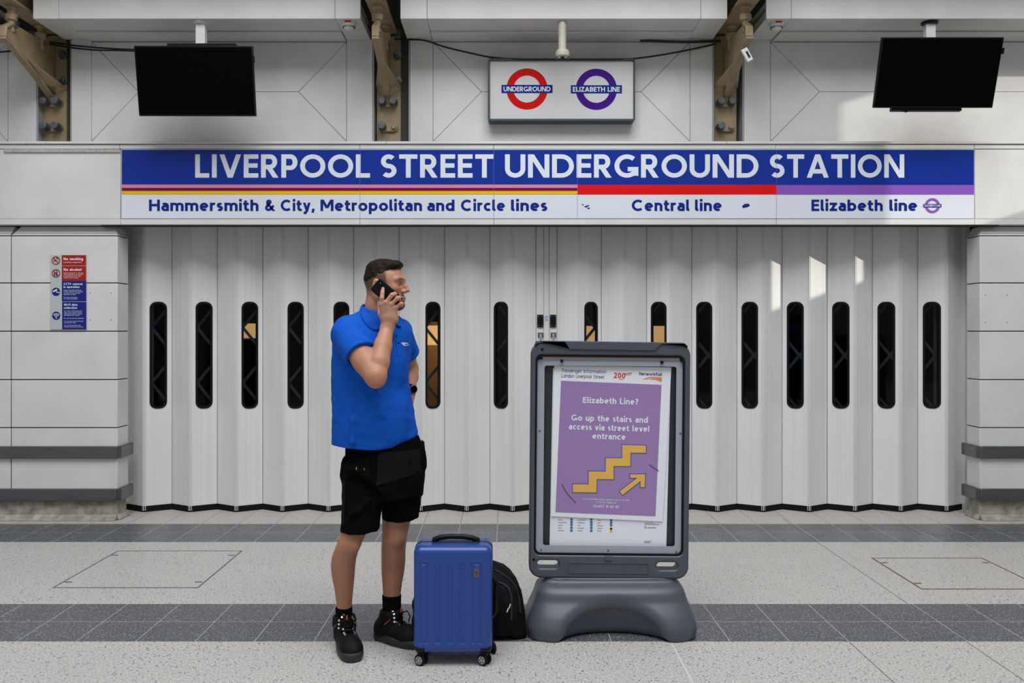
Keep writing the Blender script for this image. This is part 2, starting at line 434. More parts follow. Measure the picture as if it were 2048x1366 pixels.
def layout(s, w, track, space=.34):
    """-> list of (glyph strokes, closed strokes, x offset), total width (cap heights)"""
    x = 0; out = []
    for c in s:
        if c == ' ': x += space + track; continue
        Wd, L, C = glyph(c, w)
        out.append((L, C, x)); x += Wd + track
    return out, x - track
def text(mb, s, x0, x1, yb, cap, w, frame, ang=0.0, base_track=None, shear=0.0):
    """one line of writing: pixel x0..x1, baseline yb, cap height in pixels; frame maps pixels to the panel's surface"""
    n = len(s) - 1
    _, w0 = layout(s, w, 0)
    tr = (abs(x1 - x0) / cap - w0) / max(n, 1)
    sx = 1.0
    lo, hi = (.075, .105)                # keep the spacing even; narrow or widen the letters instead
    if tr < lo or tr > hi:
        tr = lo if tr < lo else hi
        _, w1 = layout(s, w, tr); sx = abs(x1 - x0) / cap / w1
    out, _ = layout(s, w, tr)
    ca, sa = math.cos(ang), math.sin(ang)
    def tf(p, ox):
        u, v = ((p[0] + ox) * sx + shear * p[1]) * cap, p[1] * cap
        return frame(x0 + u * ca + v * sa, yb + u * sa - v * ca)
    for L, C, ox in out:
        for k, (st, closed) in enumerate([(q, False) for q in L] + [(q, True) for q in C]):
            a, b = stroke_quads(st, closed, w / 2, (0, 1, .73))
            m = len(a)
            lift = Vector((0, -.00012 * k, 0))
            vs = [tf(p, ox) + lift for p in a] + [tf(p, ox) + lift for p in b]
            fs = [(i, (i + 1) % m, (i + 1) % m + m, i + m) for i in range(m if closed else m - 1)]
            mb.add(vs, fs)
def ring2d(mb, cx, cy, r0, r1, frame, n=64, a0=0, a1=360):
    vs = []
    full = abs(a1 - a0) >= 360
    k = n if full else n + 1
    for i in range(k):
        a = R(a0 + (a1 - a0) * i / n)
        vs += [frame(cx + r0 * math.cos(a), cy - r0 * math.sin(a)), frame(cx + r1 * math.cos(a), cy - r1 * math.sin(a))]
    fs = []
    for i in range(n):
        j = (i + 1) % k
        fs.append((2 * i, 2 * i + 1, 2 * j + 1, 2 * j))
    mb.add(vs, fs)
def disc2d(mb, cx, cy, r, frame, n=40, ry=None):
    ry = ry or r
    mb.add([frame(cx + r * math.cos(2 * PI * i / n), cy - ry * math.sin(2 * PI * i / n)) for i in range(n)], [list(range(n))])
def rect2d(mb, x0, y0, x1, y1, frame):
    mb.add([frame(x0, y1), frame(x1, y1), frame(x1, y0), frame(x0, y0)], [(0, 1, 2, 3)])
def poly2d(mb, pts, frame): mb.add([frame(*p) for p in pts], [list(range(len(pts)))])
def line2d(mb, pts, wd, frame, closed=False):
    a, b = stroke_quads(pts, closed, wd / 2, (1e9,))
    m = len(a)
    mb.add([frame(*p) for p in a] + [frame(*p) for p in b], [(i, (i + 1) % m, (i + 1) % m + m, i + m) for i in range(m if closed else m - 1)])
def flat(d): return lambda x, y: P(x, y, d)
# ---------------------------------------------------------------- floor
def terrazzo(name, base, chips, chipamt, spot, jcol, jx0, jpx, jy0, jpy, jw, jstr, rough, sc=1.0):
    m = bpy.data.materials.new(name); m.use_nodes = True
    nt = m.node_tree; n, l = nt.nodes, nt.links
    b = n['Principled BSDF']
    tc = n.new('ShaderNodeTexCoord')
    def noise(scale, detail, lo, hi):
        t = n.new('ShaderNodeTexNoise'); t.inputs['Scale'].default_value = scale; t.inputs['Detail'].default_value = detail
        l.new(tc.outputs['Object'], t.inputs['Vector'])
        r = n.new('ShaderNodeMapRange'); r.inputs[1].default_value = lo; r.inputs[2].default_value = hi
        l.new(t.outputs['Fac'], r.inputs[0]); return r.outputs[0]
    def mix(fac, a, c):
        x = n.new('ShaderNodeMix'); x.data_type = 'RGBA'
        if isinstance(fac, float): x.inputs['Factor'].default_value = fac
        else: l.new(fac, x.inputs['Factor'])
        for s, v in (('A', a), ('B', c)):
            if isinstance(v, tuple): x.inputs[s].default_value = (*v, 1)
            else: l.new(v, x.inputs[s])
        return x.outputs['Result']
    def math_(op, a, c=None):
        x = n.new('ShaderNodeMath'); x.operation = op
        for i, v in enumerate((a, c)):
            if v is None: continue
            if isinstance(v, (int, float)): x.inputs[i].default_value = v
            else: l.new(v, x.inputs[i])
        return x.outputs[0]
    c = mix(noise(95 * sc, 3, .40, .60), base, chips)
    v = n.new('ShaderNodeTexVoronoi'); v.inputs['Scale'].default_value = 75 * sc
    l.new(tc.outputs['Object'], v.inputs['Vector'])
    sep = n.new('ShaderNodeSeparateColor'); l.new(v.outputs['Color'], sep.inputs[0])
    pick = math_('GREATER_THAN', sep.outputs[0], 1 - chipamt)
    near = math_('LESS_THAN', v.outputs['Distance'], 0.38)
    c = mix(math_('MULTIPLY', pick, near), c, spot)
    c = mix(math_('MULTIPLY', noise(2.2, 5, .45, .75), 0.22), c, tuple(x * .72 for x in base))
    xyz = n.new('ShaderNodeSeparateXYZ'); l.new(tc.outputs['Object'], xyz.inputs[0])
    fac = None
    for ax, o0, per in ((0, jx0, jpx), (1, jy0, jpy)):
        if not per: continue
        f = math_('FRACT', math_('DIVIDE', math_('SUBTRACT', xyz.outputs[ax], o0 - jw / 2), per))
        k = math_('LESS_THAN', f, jw / per)
        fac = k if fac is None else math_('MAXIMUM', fac, k)
    c = mix(math_('MULTIPLY', fac, jstr), c, jcol)
    l.new(c, b.inputs['Base Color'])
    b.inputs['Roughness'].default_value = rough
    rn = noise(3.0, 4, .3, .7)
    l.new(math_('ADD', math_('MULTIPLY', rn, 0.12), rough - .06), b.inputs['Roughness'])
    return m
TL = (0.50, 0.475, 0.435)
M['terrazzo'] = terrazzo('pale_terrazzo', (0.56, 0.54, 0.51), (0.37, 0.35, 0.325), .14, (0.15, 0.155, 0.18), (0.40, 0.385, 0.355), .226, .588, 4.884, .714, .004, .55, .42)
M['terrazzo_door'] = terrazzo('pale_terrazzo_strip', (0.54, 0.51, 0.46), (0.38, 0.35, 0.31), .08, (0.2, 0.19, 0.18), (0.12, 0.10, 0.085), .226, .294, 7.19, 40, .005, .8, .5)
M['granite'] = terrazzo('dark_granite', (0.145, 0.148, 0.162), (0.035, 0.036, 0.042), .25, (0.26, 0.27, 0.30), (0.52, 0.52, 0.52), .226, .294, 4.59, 2.016, .004, .7, .36, 1.2)
fb = MB()
ys = [-9, 4.296, 4.884, 6.312, 6.90, 7.60]
for i, mi in enumerate((0, 1, 0, 1, 2)):
    fb.mat(mi).add([(-9, ys[i], 0), (9, ys[i], 0), (9, ys[i + 1], 0), (-9, ys[i + 1], 0)], [(0, 1, 2, 3)])
fl = fb.build('floor', [M['terrazzo'], M['granite'], M['terrazzo_door']], fixn=False)
tag(fl, 'pale terrazzo concourse floor crossed by two dark granite bands', 'floor', kind='structure')
M['grout_white'] = mat('white_grout', (0.55, 0.55, 0.55), 0.7)
M['grout_dark'] = mat('dark_grout', (0.13, 0.12, 0.11), 0.8)
jm = MB()
for X, y0, y1 in ((1.694, 2.6, 4.29), (2.274, 2.6, 4.29), (2.26, 4.89, 7.1)):
    jm.box(X - .0022, X + .0022, y0, y1, -.004, .0006)
tag(jm.build('trim_joint', M['grout_dark']), 'dark grout joints between terrazzo slabs in front of the sign stand', 'floor joint', kind='structure')
jm = MB(); jm.box(.811, .819, 2.6, 4.29, -.004, .0006)
tag(jm.build('trim_joint', M['grout_white']), 'white grout joint running from the sign stand to the front', 'floor joint', kind='structure')

M['hatch_grey'] = mat('hatch_edge_grey', (0.10, 0.10, 0.11), 0.5, metal=.3)
M['hatch_rust'] = mat('hatch_edge_rust', (0.16, 0.105, 0.055), 0.8, noise=.5, nscale=25)
def hatch(X0, X1, Y0, Y1, m, label, wd):
    h = empty('floor_hatch', ((X0 + X1) / 2, (Y0 + Y1) / 2, 0), label, 'floor hatch', 'access hatches in the floor')
    c = MB(); c.box(X0, X1, Y0, Y1, -.02, .0006); c.build('cover', M['terrazzo'], h)
    e = MB()
    e.box(X0 - wd, X1 + wd, Y0 - wd * 1.2, Y0, -.02, .0016); e.box(X0 - wd, X1 + wd, Y1, Y1 + wd * 1.2, -.02, .0016)
    e.box(X0 - wd, X0, Y0, Y1, -.02, .0016); e.box(X1, X1 + wd, Y0, Y1, -.02, .0016)
    e.build('frame', m, h)
    for X in (X0 + .004, X1 - .055):
        for Y in (Y0 + .10, Y1 - .12):
            k = MB(); k.box(X, X + .045, Y, Y + .02, 0, .0012); k.build('lifting_slot', m, h)
hatch(-2.70, -1.845, 5.197, 6.049, M['hatch_grey'], 'square floor hatch with thin grey edge, before the pillar with the notice', .008)
hatch(2.476, 3.205, 5.17, 5.857, M['hatch_rust'], 'square floor hatch with rusty brown edge, beside the sign stand', .010)

# ---------------------------------------------------------------- hall shell
DF, DW, DP = 7.0, 7.15, 7.03
def zf(y, d=DF): return PZ(y, d)
wb = MB()
def panel(poly, d, t=.02, gap=.0014):
    """poly: pixel corners on plane d, shrunk by gap, extruded to the back"""
    pts = [P(x, y, d) for x, y in poly]
    c = sum(pts, Vector()) / len(pts)
    n = len(pts); out = []
    for i in range(n):
        a, p, b = pts[i - 1], pts[i], pts[(i + 1) % n]
        e1 = (p - a).normalized(); e2 = (b - p).normalized()
        n1 = Vector((-e1.z, 0, e1.x)); n2 = Vector((-e2.z, 0, e2.x))
        if n1.dot(c - p) < 0: n1 = -n1
        if n2.dot(c - p) < 0: n2 = -n2
        k = n1 + n2
        out.append(p + k * (gap / max(k.length_squared / 2, .3)))
    wb.prism(out, (0, t, 0))
TOPY, BOTY = 78, 284
def bay(xl, xr, sl, sr, vl, vr):
    """one bay of white cladding: side strips and a centre panel cut on its mitre lines"""
    if sl: panel([(xl, TOPY), (sl, TOPY), (sl, BOTY), (xl, BOTY)], DW)
    if sr: panel([(sr, TOPY), (xr, TOPY), (xr, BOTY), (sr, BOTY)], DW)
    a, b = sl or xl, sr or xr
    m = 183.5
    panel([(a, 84), (vl, m), (a, 283)], DW)
    panel([(b, 84), (b, 283), (vr, m)], DW)
    panel([(a, 84), (b, 84), (vr, m), (vl, m)], DW)
    panel([(a, 283), (vl, m), (vr, m), (b, 283)], DW)
    panel([(a, 60), (b, 60), (b, 83.2), (a, 83.2)], DW)
bay(143, 745, 183, 693, 277, 597)
bay(820, 1425, 866, 1380, 963, 1282)
bay(1488, 2200, 1541, 2150, 1639, 2052)
bay(-600, 73, -540, 16, -440, -80)
tag(wb.build('wall_back', M['panel'], bevel=.0015, seg=1), 'white clad upper wall of panels with mitred joint lines', 'wall', kind='structure')
bk = MB()      # what the joints and channels open onto
bk.box(-7, 7, 7.30, 7.34, zf(290), 4.75)
bk.box(-7, 7, 7.34, 7.6, 2.62, 3.0)
for x0, x1 in ((-600, 73), (143, 745), (820, 1425), (1488, 2200)):
    bk.box(PX(x0, DW) + .02, PX(x1, DW) - .02, DW + .021, 7.30, zf(290), PZ(60, DW))
tag(bk.build('wall_back', M['joint']), 'dark backing behind the white wall cladding', 'wall', kind='structure')
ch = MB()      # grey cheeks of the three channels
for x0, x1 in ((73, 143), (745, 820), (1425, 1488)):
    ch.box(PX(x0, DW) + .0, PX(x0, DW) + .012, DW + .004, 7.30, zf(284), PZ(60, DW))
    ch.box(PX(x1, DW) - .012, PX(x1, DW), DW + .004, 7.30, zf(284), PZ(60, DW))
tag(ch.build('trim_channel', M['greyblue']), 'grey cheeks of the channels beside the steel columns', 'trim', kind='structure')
# fascia around the station sign
fa = MB()
fa.box(-7, 7, DF + .02, 7.12, zf(449), zf(289))
def seams(y0, y1, xs, d0):
    xs = [-400] + xs + [2450]
    for a, b in zip(xs, xs[1:]):
        fa.box(PX(a, DF) + .0012, PX(b, DF) - .0012, d0, DF + .03, zf(y1), zf(y0))
seams(283.5, 288.5, [54, 93, 773, 1452], DF - .02)
seams(289.5, 297.8, [240, 720, 987, 1551, 1948], DF - .005)
seams(438, 449.5, [242, 720, 988, 1552, 1948], DF - .010)
for a, b in ((-400, 241), (1950, 2450)):
    fa.box(PX(a, DF), PX(b, DF), DF, DF + .03, zf(437.2), zf(298.6))
tag(fa.build('trim_fascia', M['panel_dirty'], bevel=.002, seg=1), 'white lintel fascia and trims framing the blue station sign', 'lintel', kind='structure')
sf = MB(); sf.box(PX(200, DF), PX(2000, DF), DF + .02, 7.10, zf(450.5) - .003, zf(449.5)); tag(sf.build('trim_soffit', M['gap']), 'dark underside of the lintel', 'trim', kind='structure')
tp = MB(); tp.prism([P(8, 297.5, DF - .012), P(240, 298.2, DF - .012), P(240, 304.5, DF - .012), P(8, 304.5, DF - .012)], (0, .004, 0))
M['tape'] = mat('shiny_tape', (0.50, 0.47, 0.44), 0.18, noise=.5, nscale=60, stretch=(3, 1, 1), var=(.25, .22, .20), spec=.8)
tag(tp.build('tape_strip', M['tape']), 'strip of shiny clear tape along the panel top, beside the blue sign', 'tape')

# pillars with their cladding courses, plinth and bumper rails
def pillar(name, sgn, xf, joints, bev, seam, label):
    """xf: pixel of the front inner corner; sgn +1 = lies to the right of the opening"""
    mb = MB()
    Xc = PX(xf, DP); Xo = sgn * 6.0
    def prof(X0, X1, z0, z1, y0=DP, y1=DP + .20):
        mb.box(min(X0, X1), max(X0, X1), y0, y1, z0, z1)
    segs = [(Xc, Xo)] if seam is None else [(Xc, PX(seam, DP)), (PX(seam, DP), Xo)]
    g = .004
    for a, b in segs:
        a2, b2 = a + (sgn * g if a != Xc else 0), b - sgn * g
        for zt, zb in zip(joints, joints[1:]):
            prof(a2, b2, zb + g, zt - g)
        # mitred sloping cap course
        z0, z1 = joints[0] + g, zf(450.5)
        fx = a2; bx = a2 + sgn * .045 if a == Xc else a2
        ex = b2 - (sgn * .045 if seam is not None and a == Xc else 0)
        vs = [(fx, DP, z0), (b2, DP, z0), (b2, DP + .20, z0), (fx, DP + .20, z0), (bx, DP + .06, z1), (ex, DP + .06, z1), (ex, DP + .20, z1), (bx, DP + .20, z1)]
        mb.add(vs, [(0, 1, 5, 4), (1, 2, 6, 5), (2, 3, 7, 6), (3, 0, 4, 7), (0, 3, 2, 1), (4, 5, 6, 7)])
    o = mb.build(name, M['panel'], bevel=.003, seg=2)
    tag(o, label, 'wall', kind='structure')
    c = MB(); c.box(min(Xc + sgn * .008, Xo), max(Xc + sgn * .008, Xo), DP + .01, DP + .195, .2, joints[0] + .02)
    tag(c.build('wall_core', M['gap']), 'dark core in the pillar joints', 'wall', kind='structure')
    return Xc
JZ = [PZ(y, DP) for y in (471.5, 566, 662.5, 759.5, 855.5, 999)]
xL = pillar('wall_left', -1, 235, JZ, None, 22, 'white clad pillar carrying the red and blue notice')
xR = pillar('wall_right', 1, 1959.5, JZ, None, None, 'white clad pillar without any notice')
for sgn, Xc, side in ((-1, xL, 'left'), (1, xR, 'right')):
    c = MB()
    X0, X1 = sorted((Xc + sgn * .01, sgn * 6.0))
    c.box(X0, X1, DP + .012, DP + .19, 0, PZ(1001, DP))
    # worn fillet at the foot
    if sgn < 0: c.prism([(X0, DP + .012, 0), (X0, DP - .035, 0), (X0, DP + .012, .05)], (X1 - X0, 0, 0)); c.prism([(X1, DP + .012, 0), (X1 + .03, DP + .012, 0), (X1, DP + .012, .05)], (0, .2, 0))
    else: c.prism([(X0, DP + .012, 0), (X0, DP - .035, 0), (X0, DP + .012, .05)], (X1 - X0, 0, 0)); c.prism([(X0, DP + .012, 0), (X0 - .03, DP + .012, 0), (X0, DP + .012, .05)], (0, .2, 0))
    tag(c.build('baseboard_' + side, M['concrete'], bevel=.008), 'rough concrete plinth under the ' + ('pillar with the notice' if sgn < 0 else 'pillar without notice'), 'plinth', kind='structure')
    for (ya, yb), which in (((893, 917.5), 'upper'), ((978, 1002.5), 'lower')):
        r = MB()
        za, zb = PZ(ya, DP - .03), PZ(yb, DP - .03)
        Xi = Xc - sgn * .03
        pl = [(sgn * 6.0, DP - .032), (Xi + sgn * .03, DP - .032), (Xi, DP + .0), (Xi, DP + .23), (Xc, DP + .23), (Xc, DP), (sgn * 6.0, DP)]
        r.prism([(x, y, zb) for x, y in pl], (0, 0, za - zb))
        o = r.build('bumper_rail', M['rail'], bevel=.005, seg=3)
        tag(o, which + ' dark steel bumper rail wrapped round the white pillar ' + ('carrying the notice' if sgn < 0 else 'without a notice'), 'bumper rail', 'bumper rails on the pillars')
jb = MB(); jb.box(PX(1924, 7.45), PX(1934, 7.45), 7.40, 7.55, 0, 2.6); jb.box(PX(240, 7.45), PX(252, 7.45), 7.40, 7.55, 0, 2.6)
tag(jb.build('trim_jamb', M['panel']), 'white jambs of the folding doors', 'jamb', kind='structure')

# ---------------------------------------------------------------- folding doors
m = mat('door_white', (0.72, 0.72, 0.71), 0.38, noise=.10, nscale=1.0, stretch=(70, 70, .35), var=(.665, .66, .65), bump=.10, bscale=1.0)
n, l = m.node_tree.nodes, m.node_tree.links
M['door'] = m
g = bpy.data.materials.new('tinted_glass'); g.use_nodes = True
nt = g.node_tree; nt.nodes.clear()
out = nt.nodes.new('ShaderNodeOutputMaterial'); mx = nt.nodes.new('ShaderNodeMixShader'); tr = nt.nodes.new('ShaderNodeBsdfTransparent'); gl = nt.nodes.new('ShaderNodeBsdfGlossy'); fr = nt.nodes.new('ShaderNodeFresnel')
tr.inputs[0].default_value = (.62, .62, .64, 1); gl.inputs['Roughness'].default_value = .04; gl.inputs[0].default_value = (.45, .45, .45, 1); fr.inputs[0].default_value = 1.35
nt.links.new(fr.outputs[0], mx.inputs[0]); nt.links.new(tr.outputs[0], mx.inputs[1]); nt.links.new(gl.outputs[0], mx.inputs[2]); nt.links.new(mx.outputs[0], out.inputs[0])
M['glass'] = g
M['hinge'] = mat('hinge_white', (0.66, 0.655, 0.63), 0.35)
YF, YB, DTOP = 7.353, 7.468, 2.66
ZW0, ZW1 = PZ(816.5, 7.41), PZ(604, 7.41)
def leaf(a, b, window, parent):
    """one leaf from point a to point b (x, y)"""
    a = Vector((a[0], a[1], 0)); b = Vector((b[0], b[1], 0))
    w = (b - a).length; u = (b - a).normalized()
    M4 = Matrix.Translation(a) @ Matrix(((u.x, -u.y, 0, 0), (u.y, u.x, 0, 0), (0, 0, 1, 0), (0, 0, 0, 1)))
    loops = [[(.003, .045), (w - .003, .045), (w - .003, DTOP), (.003, DTOP)]]
    c = w / 2
    if window: loops.append(rrect(c - .068, ZW0, c + .068, ZW1, .055, 8))
    o = plate('door_leaf', loops, -.004, .022, M['door'], parent, 0.0, 1, M4)
    if window:
        plate('window_gasket', [rrect(c - .070, ZW0 - .002, c + .070, ZW1 + .002, .057, 8), rrect(c - .052, ZW0 + .016, c + .052, ZW1 - .016, .042, 8)], -.010, .012, M['rubber'], o, .002, 1, M4)
        plate('window_pane', [rrect(c - .056, ZW0 + .012, c + .056, ZW1 - .012, .045, 8)], .006, .010, M['glass'], o, 0, 1, M4)
    bx = MB(); bx.add([M4 @ Vector(p) for p in ((.0, -.008, .0), (w, -.008, .0), (w, .02, .0), (0, .02, 0), (0, -.008, .05), (w, -.008, .05), (w, .02, .05), (0, .02, .05))], [(0, 3, 2, 1), (4, 5, 6, 7), (0, 1, 5, 4), (1, 2, 6, 5), (2, 3, 7, 6), (3, 0, 4, 7)])
    bx.build('bottom_brush', M['rubber'], o)
    return o
def hinge(X, parent):
    h = MB()
    for dx in (-.012, 0, .012): h.tube([(X + dx, YF - .004 + abs(dx) * .5, .012), (X + dx, YF - .004 + abs(dx) * .5, DTOP)], .0045, 8)
    h.build('hinge', M['hinge'], parent, smooth=True)
def seam(X, parent):
    q = MB(); q.box(X - .0018, X + .0018, YB - .006, YB + .01, .05, DTOP); q.build('seam', M['gap'], parent)
d1 = empty('door_1', (-1.4, YF, 0), 'white folding shutter door between the notice pillar and the lock stiles', 'folding door', kind='structure')
F1 = [-3.063 + .39 * k for k in range(9)]
leaf((-3.258, YB), (F1[0], YF), False, d1)
for k in range(9):
    bX = F1[k] + .195 if k < 8 else .258
    leaf((F1[k], YF), (bX, YB), k <= 6, d1)
    if k < 8: leaf((bX, YB), (F1[k + 1], YF), k == 7, d1)
    hinge(F1[k], d1); seam(bX, d1)
d2 = empty('door_2', (2.1, YF, 0), 'white folding shutter door behind the sign stand, ending at the bare pillar', 'folding door', kind='structure')
F2 = [.625 + .388 * k for k in range(9)]
leaf((.438, YB), (F2[0], YF), False, d2)
for k in range(9):
    bX = F2[k] + .194
    leaf((F2[k], YF), (bX, YB), k == 0, d2)
    if k < 8: leaf((bX, YB), (F2[k + 1], YF), k >= 1, d2)
    hinge(F2[k], d2); seam(bX, d2)
DS = 7.45
for nm, x0, x1, pr, dd in (('lock_stile', 1072.5, 1087, d1, 0), ('lock_stile', 1099, 1113.5, d2, 0), ('astragal', 1087.4, 1098.6, d2, .012)):
    s_ = MB(); s_.box(PX(x0, DS), PX(x1, DS), DS + dd, DS + .05, .03, DTOP); s_.build(nm, M['hinge'], pr, bevel=.002)
for x0, pr in ((1074.4, d1), (1100, d2)):
    s_ = MB(); s_.pbox(x0, 629.5, x0 + 12.5, 654.5, DS - .016, DS); lp = s_.build('lock_plate', M['black_plastic'], pr, bevel=.003)
    for yy in (633, 651):
        q = MB()
        for xx in (x0 + 2.5, x0 + 10):
            q = MB(); q.lathe(P(xx, yy, DS - .016), (0, -1, 0), [(.005, 0), (.004, .003)], 8)
            q.build('screw', M['chrome'], lp)
    s_ = MB(); s_.pbox(x0 + 1.5, 665, x0 + 12.5, 674.5, DS - .014, DS); hb = s_.build('handle_plate', M['bolt'], pr, bevel=.003)
    q = MB(); q.tube([P(x0 + 7, 669, DS - .014), P(x0 + 7, 669, DS - .05), P(x0 + 7, 676, DS - .055), P(x0 + 6.5, 700, DS - .05)], .009, 10); q.build('handle', M['chrome'], hb, smooth=True)
st = MB(); st.pbox(1090, 631, 1096.5, 641, DS + .009, DS + .013); st.build('sticker', mat('small_sticker', (.55, .57, .66), .5, noise=.5, nscale=60, var=(.2, .25, .5)), d2)

# pantograph bars behind the doors
M['lattice'] = mat('lattice_steel', (0.45, 0.56, 0.60), 0.45, metal=.2)
def lattice(nodes_x, phase, name_label):
    g_ = MB(); dl = 7.60
    for i, (xa, xb) in enumerate(zip(nodes_x, nodes_x[1:])):
        for j in range(-1, 3):
            ya = 655 + 111 * j if (i + phase) % 2 == 0 else 711 + 111 * j
            for yb, off in ((ya + 56, 0), (ya - 56, .012)):
                a, b = P(xa, ya, dl + off), P(xb, yb, dl + off)
                t = (b - a).normalized(); nn = Vector((-t.z, 0, t.x)) * .012
                g_.prism([a + nn, b + nn, b - nn, a - nn], (0, .006, 0))
    for xe in (nodes_x[0], nodes_x[-1]):
        e_ = P(xe, 600, dl); g_.box(e_.x - .012, e_.x + .012, dl + .006, dl + .018, 0, 2.2)
    o = g_.build('lattice_gate', M['lattice'])
    tag(o, name_label, 'lattice gate', 'scissor lattices behind the folding doors')
lattice([303 + 45.6 * k for k in range(0, 17)], 0, 'grey scissor lattice seen through the door windows beside the man')
lattice([1145 + 45.4 * k for k in range(0, 17)], 1, 'grey scissor lattice seen through the door windows behind the sign stand')

for bx in ((-6, -3.36, 7.52, 7.60, 0, 2.62), (4.02, 6, 7.52, 7.60, 0, 2.62)):
    ih = MB(); ih.box(*bx); tag(ih.build('wall_pocket', M['gap']), 'dark door pocket behind a pillar', 'wall', kind='structure')
# dim passage behind the doors, with its lit panels
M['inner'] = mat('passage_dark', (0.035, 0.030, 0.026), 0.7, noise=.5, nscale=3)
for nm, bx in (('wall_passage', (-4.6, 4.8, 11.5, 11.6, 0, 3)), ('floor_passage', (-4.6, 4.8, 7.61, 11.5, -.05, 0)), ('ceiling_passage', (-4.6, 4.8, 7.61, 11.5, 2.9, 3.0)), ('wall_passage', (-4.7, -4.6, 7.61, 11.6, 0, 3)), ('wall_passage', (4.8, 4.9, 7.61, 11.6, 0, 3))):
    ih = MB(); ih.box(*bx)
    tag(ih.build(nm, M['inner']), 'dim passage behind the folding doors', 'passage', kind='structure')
# unseen wall added to mask the low sun; its opening shapes the sun patches
M['hall'] = mat('sun_mask_grey', (.42, .41, .40), .7)
for bx in ((8.5, 8.7, -9, 7.6, 0, 3.72), (8.5, 8.7, -9, 7.6, 5.32, 9.5), (8.5, 8.7, -9, 4.1, 3.72, 5.32), (8.5, 8.7, 5.7, 7.6, 3.72, 5.32), (8.5, 8.7, 4.6, 5.7, 3.72, 3.9)):
    ih = MB(); ih.box(*bx)
    tag(ih.build('wall_sun_mask', M['hall']), 'unseen wall added to mask the sun, with a high opening', 'wall', kind='structure')
M['lamp'] = mat('warm_lamp', (.8, .6, .3), .5, emis=(1.0, .60, .22), estr=1.5)
M['lamp_frame'] = mat('lamp_frame', (.25, .17, .08), .5)
for i, (x0, x1, y0, y1, lb) in enumerate(((470, 540, 647, 676, "warm lit panel seen through a door window behind the man's back"),
        (840, 905, 651, 690, 'warm lit panel seen through the door window in front of the man'),
        (1160, 1196, 652, 690, 'warm lit panel seen just above the sign stand, nearer the lock'),
        (1300, 1345, 652, 688, 'warm lit panel seen just above the sign stand, farther from the lock'))):
    t_ = empty('light_panel', P((x0 + x1) / 2, y1, 10.9), lb, 'light', 'warm light panels in the passage')
    q = MB(); q.pbox(x0, y0, x1, y1, 10.9, 10.94); q.build('diffuser', M['lamp'], t_)
    q = MB(); q.pbox(x0 - 4, y0 - 7, x1 + 4, y0, 10.86, 11.0); q.pbox(x0 - 2, y0, x1 + 2, y1 + 3, 10.94, 11.5); q.build('housing', M['lamp_frame'], t_)
# brown panelled partition under the second light, a lamp washing it
q = MB(); q.pbox(830, 690, 925, 1000, 10.95, 11.1)
tag(q.build('wall_partition', mat('brown_partition', (.30, .17, .07), .6)), 'brown partition in the passage', 'wall', kind='structure')
al = bpy.data.lights.new('passage_lamp', 'POINT'); al.energy = 26; al.color = (1, .66, .3); al.shadow_soft_size = .1
ao = bpy.data.objects.new('passage_lamp', al); COL.objects.link(ao); ao.location = P(872, 700, 10.2)
# ---------------------------------------------------------------- station sign
S0 = DF - .014
sg = empty('station_sign', P(1095, 437, S0), 'long blue and white station name sign above the folding doors', 'sign')
q = MB(); q.pbox(242.5, 298.5, 1948.5, 437, S0, DF + .01); q.build('backing_panel', M['sign_white'], sg, bevel=.001, seg=1)
f1, f2, f3 = flat(S0 - .0012), flat(S0 - .0026), flat(S0 - .004)
def layer(name, m, fn, parent):
    q = MB(); fn(q); return q.build(name, m, parent)
bf = layer('blue_band', M['blue'], lambda q: rect2d(q, 243.5, 299.5, 1948, 370, f1), sg)
layer('pink_stripe', M['pink'], lambda q: rect2d(q, 243.5, 369.2, 1155, 375.8, f2), sg)
layer('maroon_stripe', M['maroon'], lambda q: rect2d(q, 243.5, 375.8, 1155, 382, f2), sg)
layer('yellow_stripe', M['yellow'], lambda q: rect2d(q, 243.5, 382, 1155, 388.3, f2), sg)
layer('red_stripe', M['red'], lambda q: rect2d(q, 1155, 369.6, 1553, 388.8, f2), sg)
layer('purple_stripe', M['purple'], lambda q: rect2d(q, 1553, 370, 1948, 389, f2), sg)
def big(q):
    for s, a, b in (('LIVERPOOL', 390.3, 740), ('STREET', 761.5, 987), ('UNDERGROUND', 1010, 1517), ('STATION', 1539.5, 1808.5)):
        text(q, s, a, b, 355.3, 46.6, .190, f2)
layer('name_lettering', M['letter_white'], big, sg)
for s, a, b in (('Hammersmith', 298, 517), ('&', 530, 550), ('City,', 561.5, 629.5), ('Metropolitan', 641, 844), ('and', 854.5, 909), ('Circle', 922, 1010), ('lines', 1022, 1094.5), ('Central', 1263.6, 1379), ('line', 1390, 1443.5), ('Elizabeth', 1623, 1765.5), ('line', 1779, 1834.6)):
    layer('line_lettering', M['navy'], lambda q: text(q, s, a, b, 421.8, 22.6, .20, f2), sg)
def blot(q):
    poly2d(q, [(1484, 412), (1489, 408), (1496, 407), (1500, 410), (1498, 413), (1491, 415), (1486, 416)], f2)
def blots(q):
    poly2d(q, [(1168, 413), (1177, 410), (1179, 411), (1172, 415)], f2); poly2d(q, [(1163, 408), (1168, 409), (1166, 411)], f2); poly2d(q, [(1174, 416), (1179, 415), (1180, 417), (1176, 418)], f2)
layer('paint_scuff', M['navy'], blot, sg); layer('paint_scuff', M['navy'], blots, sg)
lg = layer('line_roundel', M['purple'], lambda q: ring2d(q, 1865, 411.3, 10, 15, f2, 40), sg)
layer('roundel_bar', M['navy'], lambda q: rect2d(q, 1847, 408, 1883, 414.6, f3), lg)
layer('roundel_lettering', M['letter_white'], lambda q: text(q, 'ELIZABETH LINE', 1849, 1881, 413.2, 3.8, .17, flat(S0 - .005)), lg)
M['seam'] = mat('panel_seam', (0.16, 0.18, 0.30), .5)
